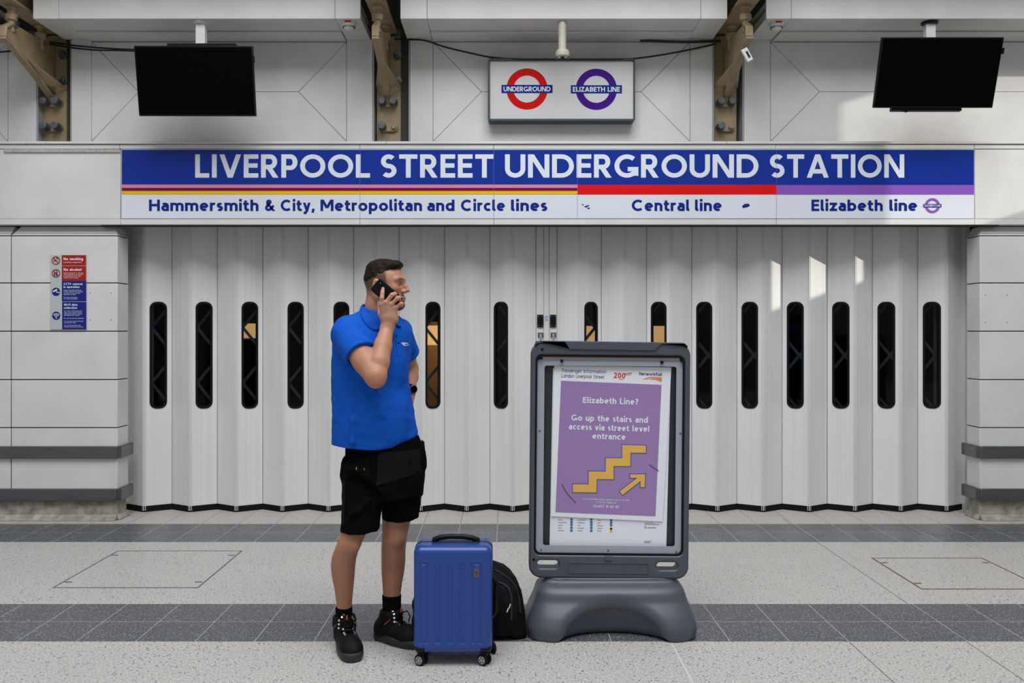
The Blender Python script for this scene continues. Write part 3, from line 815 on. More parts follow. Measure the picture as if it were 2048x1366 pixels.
for x in (720, 987.5, 1155, 1553): layer('panel_seam', M['seam'], lambda q: rect2d(q, x - .22, 299, x + .22, 437, flat(S0 - .0045)), sg)

# ---------------------------------------------------------------- hanging roundel sign
DR = 7.04
rs = empty('roundel_sign', P(1123, 243, DR), 'white rectangular sign with a red and a purple roundel, black frame', 'sign')
q = MB(); q.pbox(979, 121, 1267.5, 240.5, DR, DR + .09); q.build('face', mat('sign_face', (0.60, 0.60, 0.60), .12, spec=.4), rs)
o = plate('frame', [rrect(PX(976, DR), PZ(243.5, DR), PX(1269.5, DR), PZ(118, DR), .02), rrect(PX(980, DR), PZ(238.5, DR), PX(1266.5, DR), PZ(122, DR), .008)], DR - .02, DR + .095, mat('sign_frame', (.03, .04, .05), .4), rs, .003, 1)
for cx, cy, mm, nm, txt, bx0, bx1 in ((1054, 178, M['roundel_red'], 'red_roundel', 'UNDERGROUND', 1003, 1105), (1192.7, 178.6, M['deep_purple'], 'purple_roundel', 'ELIZABETH LINE', 1141.7, 1243.8)):
    rr = layer(nm, mm, lambda q: ring2d(q, cx, cy, 27, 41.2, flat(DR - .001), 72), rs)
    layer('roundel_bar', M['navy'], lambda q: rect2d(q, bx0, cy - 8.2, bx1, cy + 8, flat(DR - .002)), rr)
    layer('roundel_lettering', M['letter_white'], lambda q: text(q, txt, bx0 + 4, bx1 - 4, cy + 4.8, 9.6, .19, flat(DR - .003)), rr)

# ---------------------------------------------------------------- canopy boxes over the wall
DC = 6.667
ZS = PZ(37.5, DC); ZT = ZS + .150
def canopy(X0, X1, label, sl, sr):
    c = empty('canopy_box', ((X0 + X1) / 2, DC, ZS), label, 'canopy', 'white canopy boxes along the wall top')
    q = MB()
    xs = [X0] + [x for x in (sl, sr) if x is not None] + [X1]
    for a, b in zip(xs, xs[1:]): q.box(a + .001, b - .001, DC, DC + .03, ZS, ZT)
    q.box(X0 + .01, X1 - .01, DC + .02, DW + .0, ZT - .03, ZT - .002)
    q.build('fascia', M['panel'], c, bevel=.003, seg=2)
    q = MB()
    a, b = sl if sl is not None else X0, sr if sr is not None else X1
    if sl is not None: q.box(X0, sl - .001, DC + .031, DW - .002, ZS, ZS + .06)
    if sr is not None: q.box(sr + .001, X1, DC + .031, DW - .002, ZS, ZS + .06)
    q.box(a + .001, b - .001, DC + .031, DC + .265, ZS, ZS + .03)
    q.box(a + .004, b - .004, DC + .275, DW - .002, ZS - .012, ZS + .03)
    q.build('soffit', M['panel'], c, bevel=.002, seg=1)
    q = MB(); q.box(a + .01, b - .01, DC + .26, DC + .28, ZS + .004, ZS + .06); q.build('slot', M['gap'], c)
canopy(-3.63, -1.115, 'white canopy box above the hanging screen on the tape side', -3.434, -1.312)
canopy(-.812, 1.699, 'white canopy box above the roundel sign, between two steel brackets', -.606, 1.495)
canopy(1.995, 5.4, 'white canopy box above the hanging screen on the sunlit side', 2.19, None)
canopy(-7.0, -3.99, 'white canopy box mostly out of view beside the outer steel bracket', None, None)
up = MB(); up.box(-7, 7, 6.3, 7.29, 4.33, 4.45)
tag(up.build('ceiling', mat('dark_roof_edge', (.05, .04, .035), .8)), 'dark roof edge above the canopy boxes', 'ceiling', kind='structure')

# ---------------------------------------------------------------- steel columns with cast brackets
def bracket(Xm, label, tagbox, caps):
    b = empty('steel_bracket', (Xm, 7.2, 3.1), label, 'steel bracket', 'beige steel brackets in the wall channels')
    DK = 7.23; hw = .101
    q = MB(); q.box(Xm - hw, Xm + hw, DK, DK + .06, zf(285), 3.99); q.build('column', M['beige'], b, bevel=.004)
    za = PZ(188, DK)                                    # foot of the arm on the column
    zt, zb, yf = 3.872, 3.725, 6.49
    # web: side view outline in (y, z)
    side = [(DK, za - .0), (DK - .10, za + .03), (6.60, zb - .01), (yf, zb + .015), (yf + .015, zt - .07), (6.60, zt), (DK, zt + .01)]
    q = MB(); q.prism([(Xm - .014, y, z) for y, z in side], (.028, 0, 0)); q.build('web', M['beige'], b, bevel=.006)
    low = [(DK, za - .09), (DK - .06, za - .03), (DK - .25, za + .06), (6.60, zb - .02), (yf - .012, zb + .005), (yf - .0, zt - .06), (6.585, zt + .0)]
    q = MB()
    for (y0, z0), (y1, z1) in zip(low, low[1:]):
        t = Vector((0, y1 - y0, z1 - z0)).normalized(); n_ = Vector((0, -t.z, t.y)) * .02
        if n_.z > 0: n_ = -n_
        a0, a1 = Vector((Xm, y0, z0)), Vector((Xm, y1, z1))
        e = Vector((.028, 0, 0))
        q.prism([a0 - e, a0 + e, a1 + e, a1 - e], n_)
    q.build('flange', M['beige'], b, bevel=.006, seg=3)
    # spreading gusset wings at the foot
    for s in (-1, 1):
        q = MB()
        A = Vector((Xm + s * .018, 6.79, 3.655)); B = Vector((Xm + s * .018, DK - .16, za + .025)); Cc = Vector((Xm + s * .108, DK - .012, za + .04))
        q.prism([A, B, Cc], (s * .002, .014, .008)); q.build('gusset', M['beige'], b, bevel=.003)
    # turnbuckle posts between arm and beam
    for yy in (6.60, 7.02):
        q = MB()
        q.lathe((Xm, yy, zt - .07), (0, 0, 1), [(.022, 0), (.026, .02), (.026, .08), (.042, .09), (.045, .13), (.03, .14), (.03, .17), (.042, .18), (.042, .197)], 16)
        p_ = q.build('turnbuckle', M['beige'], b, smooth=True)
        for zz in (zt - .03, zt + .035):
            q = MB(); q.lathe((Xm + .024, yy, zz), (1, 0, 0), [(.013, 0), (.013, .014), (.008, .016), (.008, .03)], 6)
            q.build('bolt', M['bolt'], p_)
    # big anchor bolts in the shade of the arm
    for yy in (65, 111, 162):
        q = MB(); q.lathe(P(0, yy, DK) + Vector((Xm + .075 - PX(0, DK), 0, 0)), (0, -1, 0), [(.036, 0), (.036, .012), (.026, .014), (.026, .035), (.012, .036), (.012, .06)], 14)
        q.build('anchor_bolt', M['bolt'], b)
    # tie plates with capped bolts
    for yy, (c0, c1) in zip((207, 256), caps):
        c = Vector((Xm, DK, PZ(yy, DK)))
        o = plate('tie_plate', [[(x + c.x, z + c.z) for x, z in rrect(-.078, -.034, .078, .034, .033, 8)]], DK - .024, DK, M['beige'], b, .003, 2)
        for dx, cp in ((-.046, c0), (.046, c1)):
            q = MB()
            if cp: q.lathe((c.x + dx, DK - .024, c.z), (0, -1, 0), [(.034, 0), (.034, .012), (.030, .014), (.030, .075), (.027, .08)], 20)
            else: q.lathe((c.x + dx, DK - .024, c.z), (0, -1, 0), [(.024, 0), (.024, .01), (.017, .012), (.017, .024)], 6)
            q.build('bolt_cap' if cp else 'bolt', M['bolt'] if cp else M['beige'], o, bevel=.002)
    if tagbox:
        # small grey sensor clipped on the flange
        rot = Matrix.Rotation(R(-28), 3, 'Y')
        c0 = P(1494, 110, 6.52)
        q = MB(); q.obox(c0, (.024, .012, .052), rot); s_ = q.build('sensor', M['white_paint'], b, bevel=.004)
        q = MB(); q.obox(c0 + rot @ Vector((.004, -.0125, -.002)), (.008, .002, .026), rot); q.build('sensor_label', M['gap'], s_)
bracket(-3.757, 'beige steel bracket at the outer end, beyond the screen on the tape side', False, ((1, 1), (1, 1)))
bracket(-.976, 'beige steel bracket between the black screen and the roundel sign', False, ((1, 1), (1, 0)))
bracket(1.818, 'beige steel bracket with a small white sensor, beside the roundel sign', True, ((1, 1), (1, 0)))
for Xm, lb in ((-3.757, 'beige roof beam over the outer bracket'), (-.976, 'beige roof beam over the middle bracket'), (1.818, 'beige roof beam over the bracket with the sensor')):
    q = MB()
    q.box(Xm - .075, Xm + .075, 5.2, 7.23, 4.0, 4.02); q.box(Xm - .012, Xm + .012, 5.2, 7.23, 4.02, 4.3); q.box(Xm - .075, Xm + .075, 5.2, 7.23, 4.3, 4.32)
    tag(q.build('roof_beam', M['beige'], bevel=.003), lb, 'beam', 'beige roof beams over the brackets')

# ---------------------------------------------------------------- hanging screens
def screen(corners, dt, db, label, polex, mirrored):
    TLc, TR, BR, BL = [P(x, y, d) for (x, y), d in zip(corners, (dt, dt, db, db))]
    s_ = empty('hanging_screen', P(polex, 45, 6.74), label, 'screen', 'black screens hung from the canopy')
    ux = (TR - TLc).normalized(); uz = (TLc - BL); uz = (uz - ux * uz.dot(ux)).normalized(); un = uz.cross(ux)   # un points away from the viewer
    rot = Matrix((ux, un, uz)).transposed()
    c = (TLc + TR + BR + BL) / 4; w = ((TR - TLc).length + (BR - BL).length) / 4; h = ((TLc - BL).length) / 2
    q = MB(); q.obox(c + un * .016, (w, .016, h), rot); q.build('bezel', M['black_plastic'], s_, bevel=.004)
    q = MB(); q.obox(c - un * .0005, (w - .010, .001, h - .012), rot); q.build('display', M['screen'], s_)
    q = MB(); q.obox(c + un * .055, (w * .72, .022, h * .72), rot); q.build('back_housing', M['black_plastic'], s_, bevel=.006)
    top = P(polex, 45, 6.74)
    q = MB()
    q.box(top.x - .036, top.x + .036, 6.72, 6.775, c.z + .05, ZS + .0); q.build('pole', M['white_paint'], s_, bevel=.003)
    q = MB(); q.lathe((top.x, 6.747, ZS), (0, 0, -1), [(.062, 0), (.062, .012), (.05, .018)], 20); q.build('ceiling_rose', M['black_plastic'] if mirrored else M['white_paint'], s_)
    q = MB(); q.box(c.x - .25, c.x + .25, c.y + .06, 6.75, c.z - .08, c.z + .08); q.build('mount', M['black_plastic'], s_)
    q = MB()
    if not mirrored: q.box(PX(331, 6.6), PX(468, 6.6), 6.63, 6.68, PZ(92, 6.6), PZ(84, 6.6)); q.build('top_bracket', M['black_plastic'], s_)
    else:
        q.box(PX(1786, 6.6), PX(1926, 6.6), 6.62, 6.66, PZ(220, 6.6), PZ(213, 6.6)); q.build('bottom_bracket', M['black_plastic'], s_)
        q = MB(); q.tube([P(1800, 217, 6.64), P(1804, 222, 6.64), P(1812, 223.5, 6.64), P(1822, 219, 6.64)], .006, 8); q.build('cable_loop', M['cable'], s_, smooth=True)
    q = MB(); q.obox(c + ux * (w + .004) + uz * (h * .62), (.006, .012, .022), rot); q.build('side_sensor', M['black_plastic'], s_)
screen(((267.5, 91.5), (504.5, 92), (511.7, 232), (278, 232)), 6.55, 6.645, 'black hanging screen between the outer and middle steel brackets', 402, False)
screen(((1765, 74.4), (2008, 74.4), (1985.7, 216), (1747, 216)), 6.45, 6.606, 'black hanging screen over the sunlit wall panels', 1860, True)

# pendant pipe over the roundel sign
t_ = empty('pendant_pipe', P(1124, 43, 6.72), 'cream pendant pipe with a flanged end above the roundel sign', 'pipe')
q = MB(); q.lathe(P(1124.5, 112, 6.72), (0, 0, 1), [(.031, .03), (.031, .27)], 20); q.build('pipe', M['cream'], t_, smooth=True)
q = MB(); q.lathe(P(1125, 114, 6.72), (0, 0, 1), [(.04, 0), (.052, .004), (.056, .022), (.056, .036), (.048, .038), (.048, .05), (.034, .054)], 24); q.build('flange', M['cream'], t_, smooth=True)
q = MB(); q.lathe(P(1125, 114, 6.72), (0, 0, -1), [(.016, 0), (.012, .02)], 10)
q.build('nut', M['gap'], t_)
for dx in (-.045, .045):
    q = MB(); q.cyl(P(1125, 114, 6.72) + Vector((dx, 0, 0)), P(1125, 117, 6.72) + Vector((dx, 0, -.006)), .006, 8)
    q.build('clip', M['bolt'], t_)

# smoke detectors
def detector(x, y, label):
    c = P(x, y, 0); 
    d = (ZS - EYE) * FPX / (HOR - y)
    c = Vector((PX(x, d), d, ZS))
    t = empty('smoke_detector', c, label, 'smoke detector', 'smoke detectors under the canopies')
    q = MB(); q.lathe(c, (0, 0, -1), [(.058, 0), (.058, .012), (.054, .02), (.048, .03), (.040, .043), (.03, .052), (.012, .055)], 32); q.build('body', M['white_paint'], t, smooth=True)
    q = MB()
    for k in range(24):
        a = 2 * PI * k / 24
        q.obox(c + Vector((math.cos(a) * .0455, math.sin(a) * .0455, -.0345)), (.0025, .0025, .006), Matrix.Rotation(a, 3, 'Z'))
    q.build('vent', M['gap'], t)
    q = MB(); q.obox(c + Vector((0, -.0575, -.008)), (.024, .003, .0055), Matrix.Rotation(0, 3, 'Z')); lb = q.build('label', M['red'], t)
detector(698, 46, 'white smoke detector beside the bracket between screen and roundel sign')
detector(1553, 47, 'white smoke detector beside the bracket with the white sensor')

# loose cables along the wall
def cable(pts, r, label):
    pts = [P(*p) for p in pts]
    out = []
    for i in range(len(pts) - 1):
        p0, p1, p2, p3 = pts[max(i - 1, 0)], pts[i], pts[i + 1], pts[min(i + 2, len(pts) - 1)]
        for k in range(8):
            t = k / 8
            out.append(.5 * ((2 * p1) + (p2 - p0) * t + (2 * p0 - 5 * p1 + 4 * p2 - p3) * t * t + (3 * p1 - p0 - 3 * p2 + p3) * t ** 3))
    out.append(pts[-1])
    q = MB(); q.tube(out, r, 8)
    tag(q.build('cable', M['cable'], smooth=True), label, 'cable', 'black cables along the wall top')
cable([(790, 78, 7.18), (815, 79, 7.13), (850, 81, 7.1), (890, 94, 7.1), (940, 106, 7.08), (985, 115, 7.05), (1040, 118.2, 7.02), (1130, 118.4, 7.02), (1230, 118.4, 7.02), (1275, 116.5, 7.05), (1340, 107, 7.1), (1400, 95, 7.13), (1430, 88, 7.16)], .0075, 'black cable sagging over the top of the roundel sign')
cable([(1280, 81, 7.12), (1330, 83, 7.1), (1380, 84, 7.1), (1440, 82, 7.16)], .011, 'short black cable under the canopy beside the bracket with the sensor')
cable([(100, 84, 7.2), (140, 90, 7.12), (190, 95, 7.08), (240, 98, 6.95), (290, 100, 6.75)], .007, 'upper black cable running from the outer bracket behind the screen')
cable([(100, 88, 7.2), (140, 95, 7.12), (190, 100, 7.08), (240, 101, 6.95), (290, 103, 6.75)], .007, 'lower black cable running from the outer bracket behind the screen')
cable([(-40, 108, 7.1), (0, 104, 7.1), (30, 101.5, 7.12), (60, 98, 7.2)], .008, 'short black cable at the picture edge under the outer bracket')

# ---------------------------------------------------------------- notice on the pillar
DN = DP - .012
nz = lambda x, y: P(90 + x / 8.035, 500 + y / 8.035, DN)
def nf(k): return lambda x, y: P(90 + x / 8.035, 500 + y / 8.035, DN - k)
ns = empty('notice_sign', nz(375, 1280), 'narrow notice with red and blue fields on the white pillar', 'notice')
q = MB(); q.prism([nz(87, 82), nz(663, 82), nz(663, 1277), nz(87, 1277)], (0, .010, 0)); q.build('board', mat('notice_grey', (.46, .48, .49), .35), ns, bevel=.001, seg=1)
M['notice_red'] = mat('notice_red', rgb(160, 14, 10), .35); M['notice_blue'] = mat('notice_blue', rgb(10, 24, 116), .35)
def rf(q):
    rect2d(q, 270, 82, 660, 247, nf(.0015)); rect2d(q, 270, 256, 660, 492, nf(.0015))
layer('red_field', M['notice_red'], rf, ns)
def bf_(q):
    rect2d(q, 271, 495, 663, 824, nf(.0015)); rect2d(q, 275, 833, 664, 1276, nf(.0015))
layer('blue_field', M['notice_blue'], bf_, ns)
def nt_(q):
    f = nf(.003)
    for s, a, b, y, c, w in (('No smoking', 298, 612, 164, 42, .21), ('No alcohol', 298, 588, 335, 42, .21), ('CCTV cameras', 298, 606, 562, 34, .2), ('in operation', 298, 556, 610, 34, .2), ('Wi-Fi data', 302, 520, 896, 34, .2), ('collection', 302, 516, 946, 34, .2),
            ('Including e-cigarettes', 298, 588, 206, 18, .15), ('Drinking alcohol or carrying', 298, 616, 377, 16, .14), ('open containers of alcohol', 298, 610, 402, 16, .14), ('is prohibited within this', 298, 575, 427, 16, .14), ('station and on trains', 298, 538, 453, 16, .14),
            ('Images are being monitored', 300, 586, 652, 15, .13), ('and recorded for the purposes', 300, 612, 676, 15, .13), ('of safety, security and the', 300, 568, 699, 15, .13), ('detection of crime', 300, 492, 722, 15, .13), ('For more information', 300, 520, 768, 15, .13), ('visit tfl.gov.uk/privacy', 300, 524, 791, 15, .13),
            ('We collect Wi-Fi connection', 304, 596, 987, 15, .13), ('data at this station to better', 304, 600, 1011, 15, .13), ('understand journey patterns', 304, 600, 1034, 15, .13), ('and improve our services', 304, 560, 1058, 15, .13), ('We will not identify individuals', 304, 626, 1104, 15, .13), ('You can opt out by turning off', 306, 618, 1151, 15, .13), ("your device's Wi-Fi", 306, 498, 1174, 15, .13), ('For more information visit', 306, 574, 1218, 15, .13), ('tfl.gov.uk/wifi-data-collection', 306, 616, 1242, 15, .13)):
        text(q, s, a, b, y, c, w, f)
layer('wording', M['letter_white'], nt_, ns)
f, g_ = nf(.0015), nf(.003)
o = layer('no_smoking_symbol', M['notice_red'], lambda q: (ring2d(q, 175, 168, 54, 67, g_, 40), line2d(q, [(137, 130), (213, 206)], 13, g_)), ns)
layer('cigarette', M['gap'], lambda q: (rect2d(q, 138, 168, 190, 184, f), line2d(q, [(178, 155), (196, 140), (180, 126), (200, 124), (214, 150), (210, 172)], 6, f)), o)
o = layer('no_alcohol_symbol', M['notice_red'], lambda q: (ring2d(q, 175, 375, 54, 67, g_, 40), line2d(q, [(137, 337), (213, 413)], 13, g_)), ns)
layer('bottle', M['gap'], lambda q: (poly2d(q, [(172, 415), (172, 368), (180, 352), (180, 328), (193, 328), (193, 352), (199, 368), (199, 415)], f), poly2d(q, [(140, 366), (162, 366), (160, 390), (164, 415), (138, 415), (142, 390)], f)), o)
o = layer('camera_symbol', M['notice_blue'], lambda q: disc2d(q, 178, 672, 67, f), ns)
layer('camera', M['letter_white'], lambda q: (poly2d(q, [(122, 674), (132, 652), (192, 624), (200, 646), (140, 676)], g_), line2d(q, [(178, 655), (190, 680), (232, 684)], 11, g_), poly2d(q, [(226, 668), (236, 668), (236, 694), (226, 694)], g_)), o)
o = layer('wireless_symbol', M['notice_blue'], lambda q: disc2d(q, 180, 1056, 67, f), ns)
layer('waves', M['letter_white'], lambda q: (disc2d(q, 181, 1094, 10, g_), ring2d(q, 181, 1094, 24, 33, g_, 16, 45, 135), ring2d(q, 181, 1094, 46, 55, g_, 16, 45, 135), ring2d(q, 181, 1094, 67, 76, g_, 16, 45, 135)), o)
# small screw holes in the cladding
sh = MB()
for x, y in ((180.5, 586), (222, 586), (180.5, 640), (222, 640)): sh.lathe(P(x, y, DP), (0, -1, 0), [(.004, -.003), (.004, .0006)], 8)
for x, y in ((1971, 590), (2014, 590), (1971, 645), (2014, 645)): sh.lathe(P(x, y, DP), (0, -1, 0), [(.004, -.003), (.004, .0006)], 8)
tag(sh.build('trim_screw', M['gap']), 'small screw holes in the pillar cladding', 'screw hole', kind='structure')
# ---------------------------------------------------------------- smooth solids: blended distance fields turned into one closed mesh
class Solid:
    def __init__(s, xs, ys, zs):
        s.ax = [np.asarray(a, np.float32) for a in (xs, ys, zs)]
        s.F = np.full([len(a) for a in s.ax], 0.5, np.float32)
    @staticmethod
    def grid(lo, hi, h):
        return Solid(*[np.arange(a, b + h, h) for a, b in zip(lo, hi)])
    def sub(s, lo, hi):
        sl = []
        for a, l, h in zip(s.ax, lo, hi):
            i, j = np.searchsorted(a, l), np.searchsorted(a, h)
            if j <= i: return None
            sl.append(slice(max(i - 1, 0), min(j + 1, len(a))))
        return tuple(sl)
    def pts(s, sl):
        return np.meshgrid(s.ax[0][sl[0]], s.ax[1][sl[1]], s.ax[2][sl[2]], indexing='ij', sparse=True)
    def put(s, sl, d, k, op):
        f = s.F[sl]
        if op == 'cut': f = -f
        if k > 0:
            h = np.clip(.5 + .5 * (f - d) / k, 0, 1)
            r = f * (1 - h) + d * h - k * h * (1 - h)
        else: r = np.minimum(f, d)
        s.F[sl] = -r if op == 'cut' else r
    def cone(s, a, b, ra, rb, k=.02, op='add', pad=.05):
        a, b = Vector(a), Vector(b); m = max(ra, rb) + k + pad
        sl = s.sub([min(a[i], b[i]) - m for i in range(3)], [max(a[i], b[i]) + m for i in range(3)])
        if sl is None: return s
        x, y, z = s.pts(sl); u = b - a; L = max(u.length_squared, 1e-9)
        t = np.clip(((x - a.x) * u.x + (y - a.y) * u.y + (z - a.z) * u.z) / L, 0, 1)
        d = np.sqrt((x - a.x - t * u.x) ** 2 + (y - a.y - t * u.y) ** 2 + (z - a.z - t * u.z) ** 2) - (ra + (rb - ra) * t)
        s.put(sl, d.astype(np.float32), k, op); return s
    def chain(s, pts, rs, k=.01, op='add', pad=.05):
        for i in range(len(pts) - 1): s.cone(pts[i], pts[i + 1], rs[i], rs[i + 1], k, op, pad)
        return s
    def ell(s, c, r, k=.02, rot=None, op='add', pad=.05):
        c = Vector(c); m = max(r) + k + pad
        sl = s.sub([c[i] - m for i in range(3)], [c[i] + m for i in range(3)])
        if sl is None: return s
        x, y, z = s.pts(sl); x, y, z = x - c.x, y - c.y, z - c.z
        if rot is not None:
            q = rot.transposed()
            x, y, z = (q[0][0] * x + q[0][1] * y + q[0][2] * z, q[1][0] * x + q[1][1] * y + q[1][2] * z, q[2][0] * x + q[2][1] * y + q[2][2] * z)
        k0 = np.sqrt((x / r[0]) ** 2 + (y / r[1]) ** 2 + (z / r[2]) ** 2)
        k1 = np.sqrt((x / r[0] ** 2) ** 2 + (y / r[1] ** 2) ** 2 + (z / r[2] ** 2) ** 2)
        d = k0 * (k0 - 1) / np.maximum(k1, 1e-6)
        s.put(sl, d.astype(np.float32), k, op); return s
    def box(s, c, half, r=.01, k=.0, rot=None, op='add', pad=.05):
        c = Vector(c); m = (max(half) * 1.8 if rot is not None else 0) + k + pad
        ext = [m] * 3 if rot is not None else [h + k + pad for h in half]
        sl = s.sub([c[i] - ext[i] for i in range(3)], [c[i] + ext[i] for i in range(3)])
        if sl is None: return s
        x, y, z = s.pts(sl); x, y, z = x - c.x, y - c.y, z - c.z
        if rot is not None:
            q = rot.transposed()
            x, y, z = (q[0][0] * x + q[0][1] * y + q[0][2] * z, q[1][0] * x + q[1][1] * y + q[1][2] * z, q[2][0] * x + q[2][1] * y + q[2][2] * z)
        qx, qy, qz = np.abs(x) - (half[0] - r), np.abs(y) - (half[1] - r), np.abs(z) - (half[2] - r)
        d = np.sqrt(np.maximum(qx, 0) ** 2 + np.maximum(qy, 0) ** 2 + np.maximum(qz, 0) ** 2) + np.minimum(np.maximum(qx, np.maximum(qy, qz)), 0) - r
        s.put(sl, d.astype(np.float32), k, op); return s
    def half(s, p, n, k=0.0):
        """keep what lies behind the plane through p with normal n"""
        n = Vector(n).normalized(); p = Vector(p)
        x, y, z = s.pts((slice(None),) * 3)
        d = -((x - p.x) * n.x + (y - p.y) * n.y + (z - p.z) * n.z)
        s.put((slice(None),) * 3, np.broadcast_to(d, s.F.shape).astype(np.float32), k, 'cut'); return s
    def loft(s, secs, k=.02, op='add', pad=.05, e=2.0):
        """stacked elliptic sections (z, cx, cy, a, b, angle), interpolated smoothly along z"""
        secs = sorted(secs); Z = np.array([q[0] for q in secs])
        V = np.array([list(q[1:]) + ([0.0] if len(q) == 5 else []) for q in secs])
        mm = max(V[:, 2].max(), V[:, 3].max()) + k + pad
        sl = s.sub([V[:, 0].min() - mm, V[:, 1].min() - mm, Z[0] - k - pad], [V[:, 0].max() + mm, V[:, 1].max() + mm, Z[-1] + k + pad])
        if sl is None: return s
        x, y, z = s.pts(sl)
        zz = np.clip(z.ravel(), Z[0], Z[-1])
        T = np.gradient(V, Z, axis=0) if len(Z) > 2 else np.repeat((V[1:] - V[:1]) / (Z[1] - Z[0]), 2, 0)
        i = np.clip(np.searchsorted(Z, zz) - 1, 0, len(Z) - 2)
        hh = (Z[i + 1] - Z[i])[:, None]; t = ((zz - Z[i]) / hh[:, 0])[:, None]
        o = (2 * t ** 3 - 3 * t ** 2 + 1) * V[i] + (t ** 3 - 2 * t ** 2 + t) * hh * T[i] + (-2 * t ** 3 + 3 * t ** 2) * V[i + 1] + (t ** 3 - t ** 2) * hh * T[i + 1]
        o = o.astype(np.float32)[None, None]
        cx, cy, a, b, an = [o[..., j] for j in range(5)]
        ca, sa = np.cos(an), np.sin(an)
        u = (x - cx) * ca + (y - cy) * sa; v = -(x - cx) * sa + (y - cy) * ca
        if e == 2.0: q = np.sqrt((u / a) ** 2 + (v / b) ** 2)
        else: q = ((np.abs(u / a)) ** e + (np.abs(v / b)) ** e) ** (1 / e)
        g = np.sqrt((u / a ** 2) ** 2 + (v / b ** 2) ** 2) / np.maximum(np.sqrt((u / a) ** 2 + (v / b) ** 2), 1e-6)
        d = (q - 1) / np.maximum(g, 1e-3)
        dz = np.maximum(Z[0] - z, z - Z[-1])
        d = np.maximum(d, dz)
        s.put(sl, d.astype(np.float32), k, op); return s
    def merge(s, o, k):
        s.put((slice(None),) * 3, o.F, k, 'add'); return s
    def warp(s, fn, lo=None, hi=None):
        """add fn(x, y, z) to the field"""
        sl = s.sub(lo, hi) if lo is not None else (slice(None),) * 3
        x, y, z = s.pts(sl)
        s.F[sl] = s.F[sl] + fn(x, y, z).astype(np.float32); return s
    def mesh(s, name, mats, parent=None, smooth_it=1):
        F, (X, Y, Z) = s.F, s.ax
        S = F < 0
        n = [q - 1 for q in F.shape]
        c = [S[i:i + n[0], j:j + n[1], k:k + n[2]] for i in (0, 1) for j in (0, 1) for k in (0, 1)]
        al = c[0].copy(); an = c[0].copy()
        for q in c[1:]: al &= q; an |= q
        act = np.argwhere(an & ~al)
        idx = -np.ones(n, np.int64); idx[tuple(act.T)] = np.arange(len(act))
        A, B, C_ = act.T
        acc = np.zeros((len(act), 3)); cnt = np.zeros(len(act))
        ax = (X, Y, Z)
        for a_ in range(3):
            b_, c_ = [q for q in range(3) if q != a_]
            for p in (0, 1):
                for q in (0, 1):
                    i0 = [A.copy(), B.copy(), C_.copy()]; i0[b_] = i0[b_] + p; i0[c_] = i0[c_] + q
                    i1 = [v.copy() for v in i0]; i1[a_] = i1[a_] + 1
                    f0, f1 = F[tuple(i0)], F[tuple(i1)]
                    m = (f0 < 0) != (f1 < 0)
                    t = np.where(m, f0 / np.where(m, f0 - f1, 1), 0)
                    co = [None] * 3
                    co[b_] = ax[b_][i0[b_]]; co[c_] = ax[c_][i0[c_]]; co[a_] = ax[a_][i0[a_]] + t * (ax[a_][i1[a_]] - ax[a_][i0[a_]])
                    for w_ in range(3): acc[:, w_] += np.where(m, co[w_], 0)
                    cnt += m
        V = acc / cnt[:, None]
        faces = []
        for a_ in range(3):
            b_, c_ = (a_ + 1) % 3, (a_ + 2) % 3
            sl0 = [slice(1, -1)] * 3; sl1 = [slice(1, -1)] * 3
            sl0[a_] = slice(0, -1); sl1[a_] = slice(1, None)
            d0, d1 = S[tuple(sl0)], S[tuple(sl1)]
            e = np.argwhere(d0 != d1)
            if not len(e): continue
            fl = d0[tuple(e.T)]
            off = np.array([1, 1, 1]); off[a_] = 0
            e = e + off
            def cell(db, dc):
                q = e.copy(); q[:, b_] -= db; q[:, c_] -= dc
                return idx[tuple(q.T)]
            q4 = np.stack([cell(1, 1), cell(0, 1), cell(0, 0), cell(1, 0)], 1)
            q4[~fl] = q4[~fl][:, ::-1]
            faces.append(q4[(q4 >= 0).all(1)])
        Fq = np.concatenate(faces)
        for it in range(smooth_it):        # even out the grid's steps
            s_ = np.zeros_like(V); w_ = np.zeros(len(V))
            for i in range(4):
                a_, b_ = Fq[:, i], Fq[:, (i + 1) % 4]
                for ii, jj in ((a_, b_), (b_, a_)):
                    for k in range(3): s_[:, k] += np.bincount(ii, V[jj, k], len(V))
                    w_ += np.bincount(ii, minlength=len(V))
            avg = s_ / np.maximum(w_, 1)[:, None]
            V = V + (avg - V) * (.55 if it % 2 == 0 else -.57)
        me = bpy.data.meshes.new(name)
        me.vertices.add(len(V)); me.vertices.foreach_set('co', V.astype(np.float32).ravel())
        me.loops.add(Fq.size); me.loops.foreach_set('vertex_index', Fq.ravel().astype(np.int32))
        me.polygons.add(len(Fq)); me.polygons.foreach_set('loop_start', np.arange(0, Fq.size, 4, dtype=np.int32))
        try: me.polygons.foreach_set('loop_total', np.full(len(Fq), 4, np.int32))
        except Exception: pass
        me.polygons.foreach_set('use_smooth', np.ones(len(Fq), bool))
        me.update(calc_edges=True)
        for m in (mats if isinstance(mats, (list, tuple)) else [mats]): me.materials.append(m)
        o = bpy.data.objects.new(name, me); COL.objects.link(o)
        if parent is not None: setpar(o, parent)
        return o
def verts_np(o):
    v = np.empty(len(o.data.vertices) * 3, np.float32); o.data.vertices.foreach_get('co', v); return v.reshape(-1, 3)
def wave(x, y, z, f, seed):
    """cheap smooth noise from a few sines"""
    r = random.Random(seed); o = 0
    for i in range(5):
        a, b, c, p = r.uniform(-1, 1), r.uniform(-1, 1), r.uniform(-1, 1), r.uniform(0, 6.28)
        o = o + np.sin(f * (a * x + b * y + c * z) + p)
    return o / 5
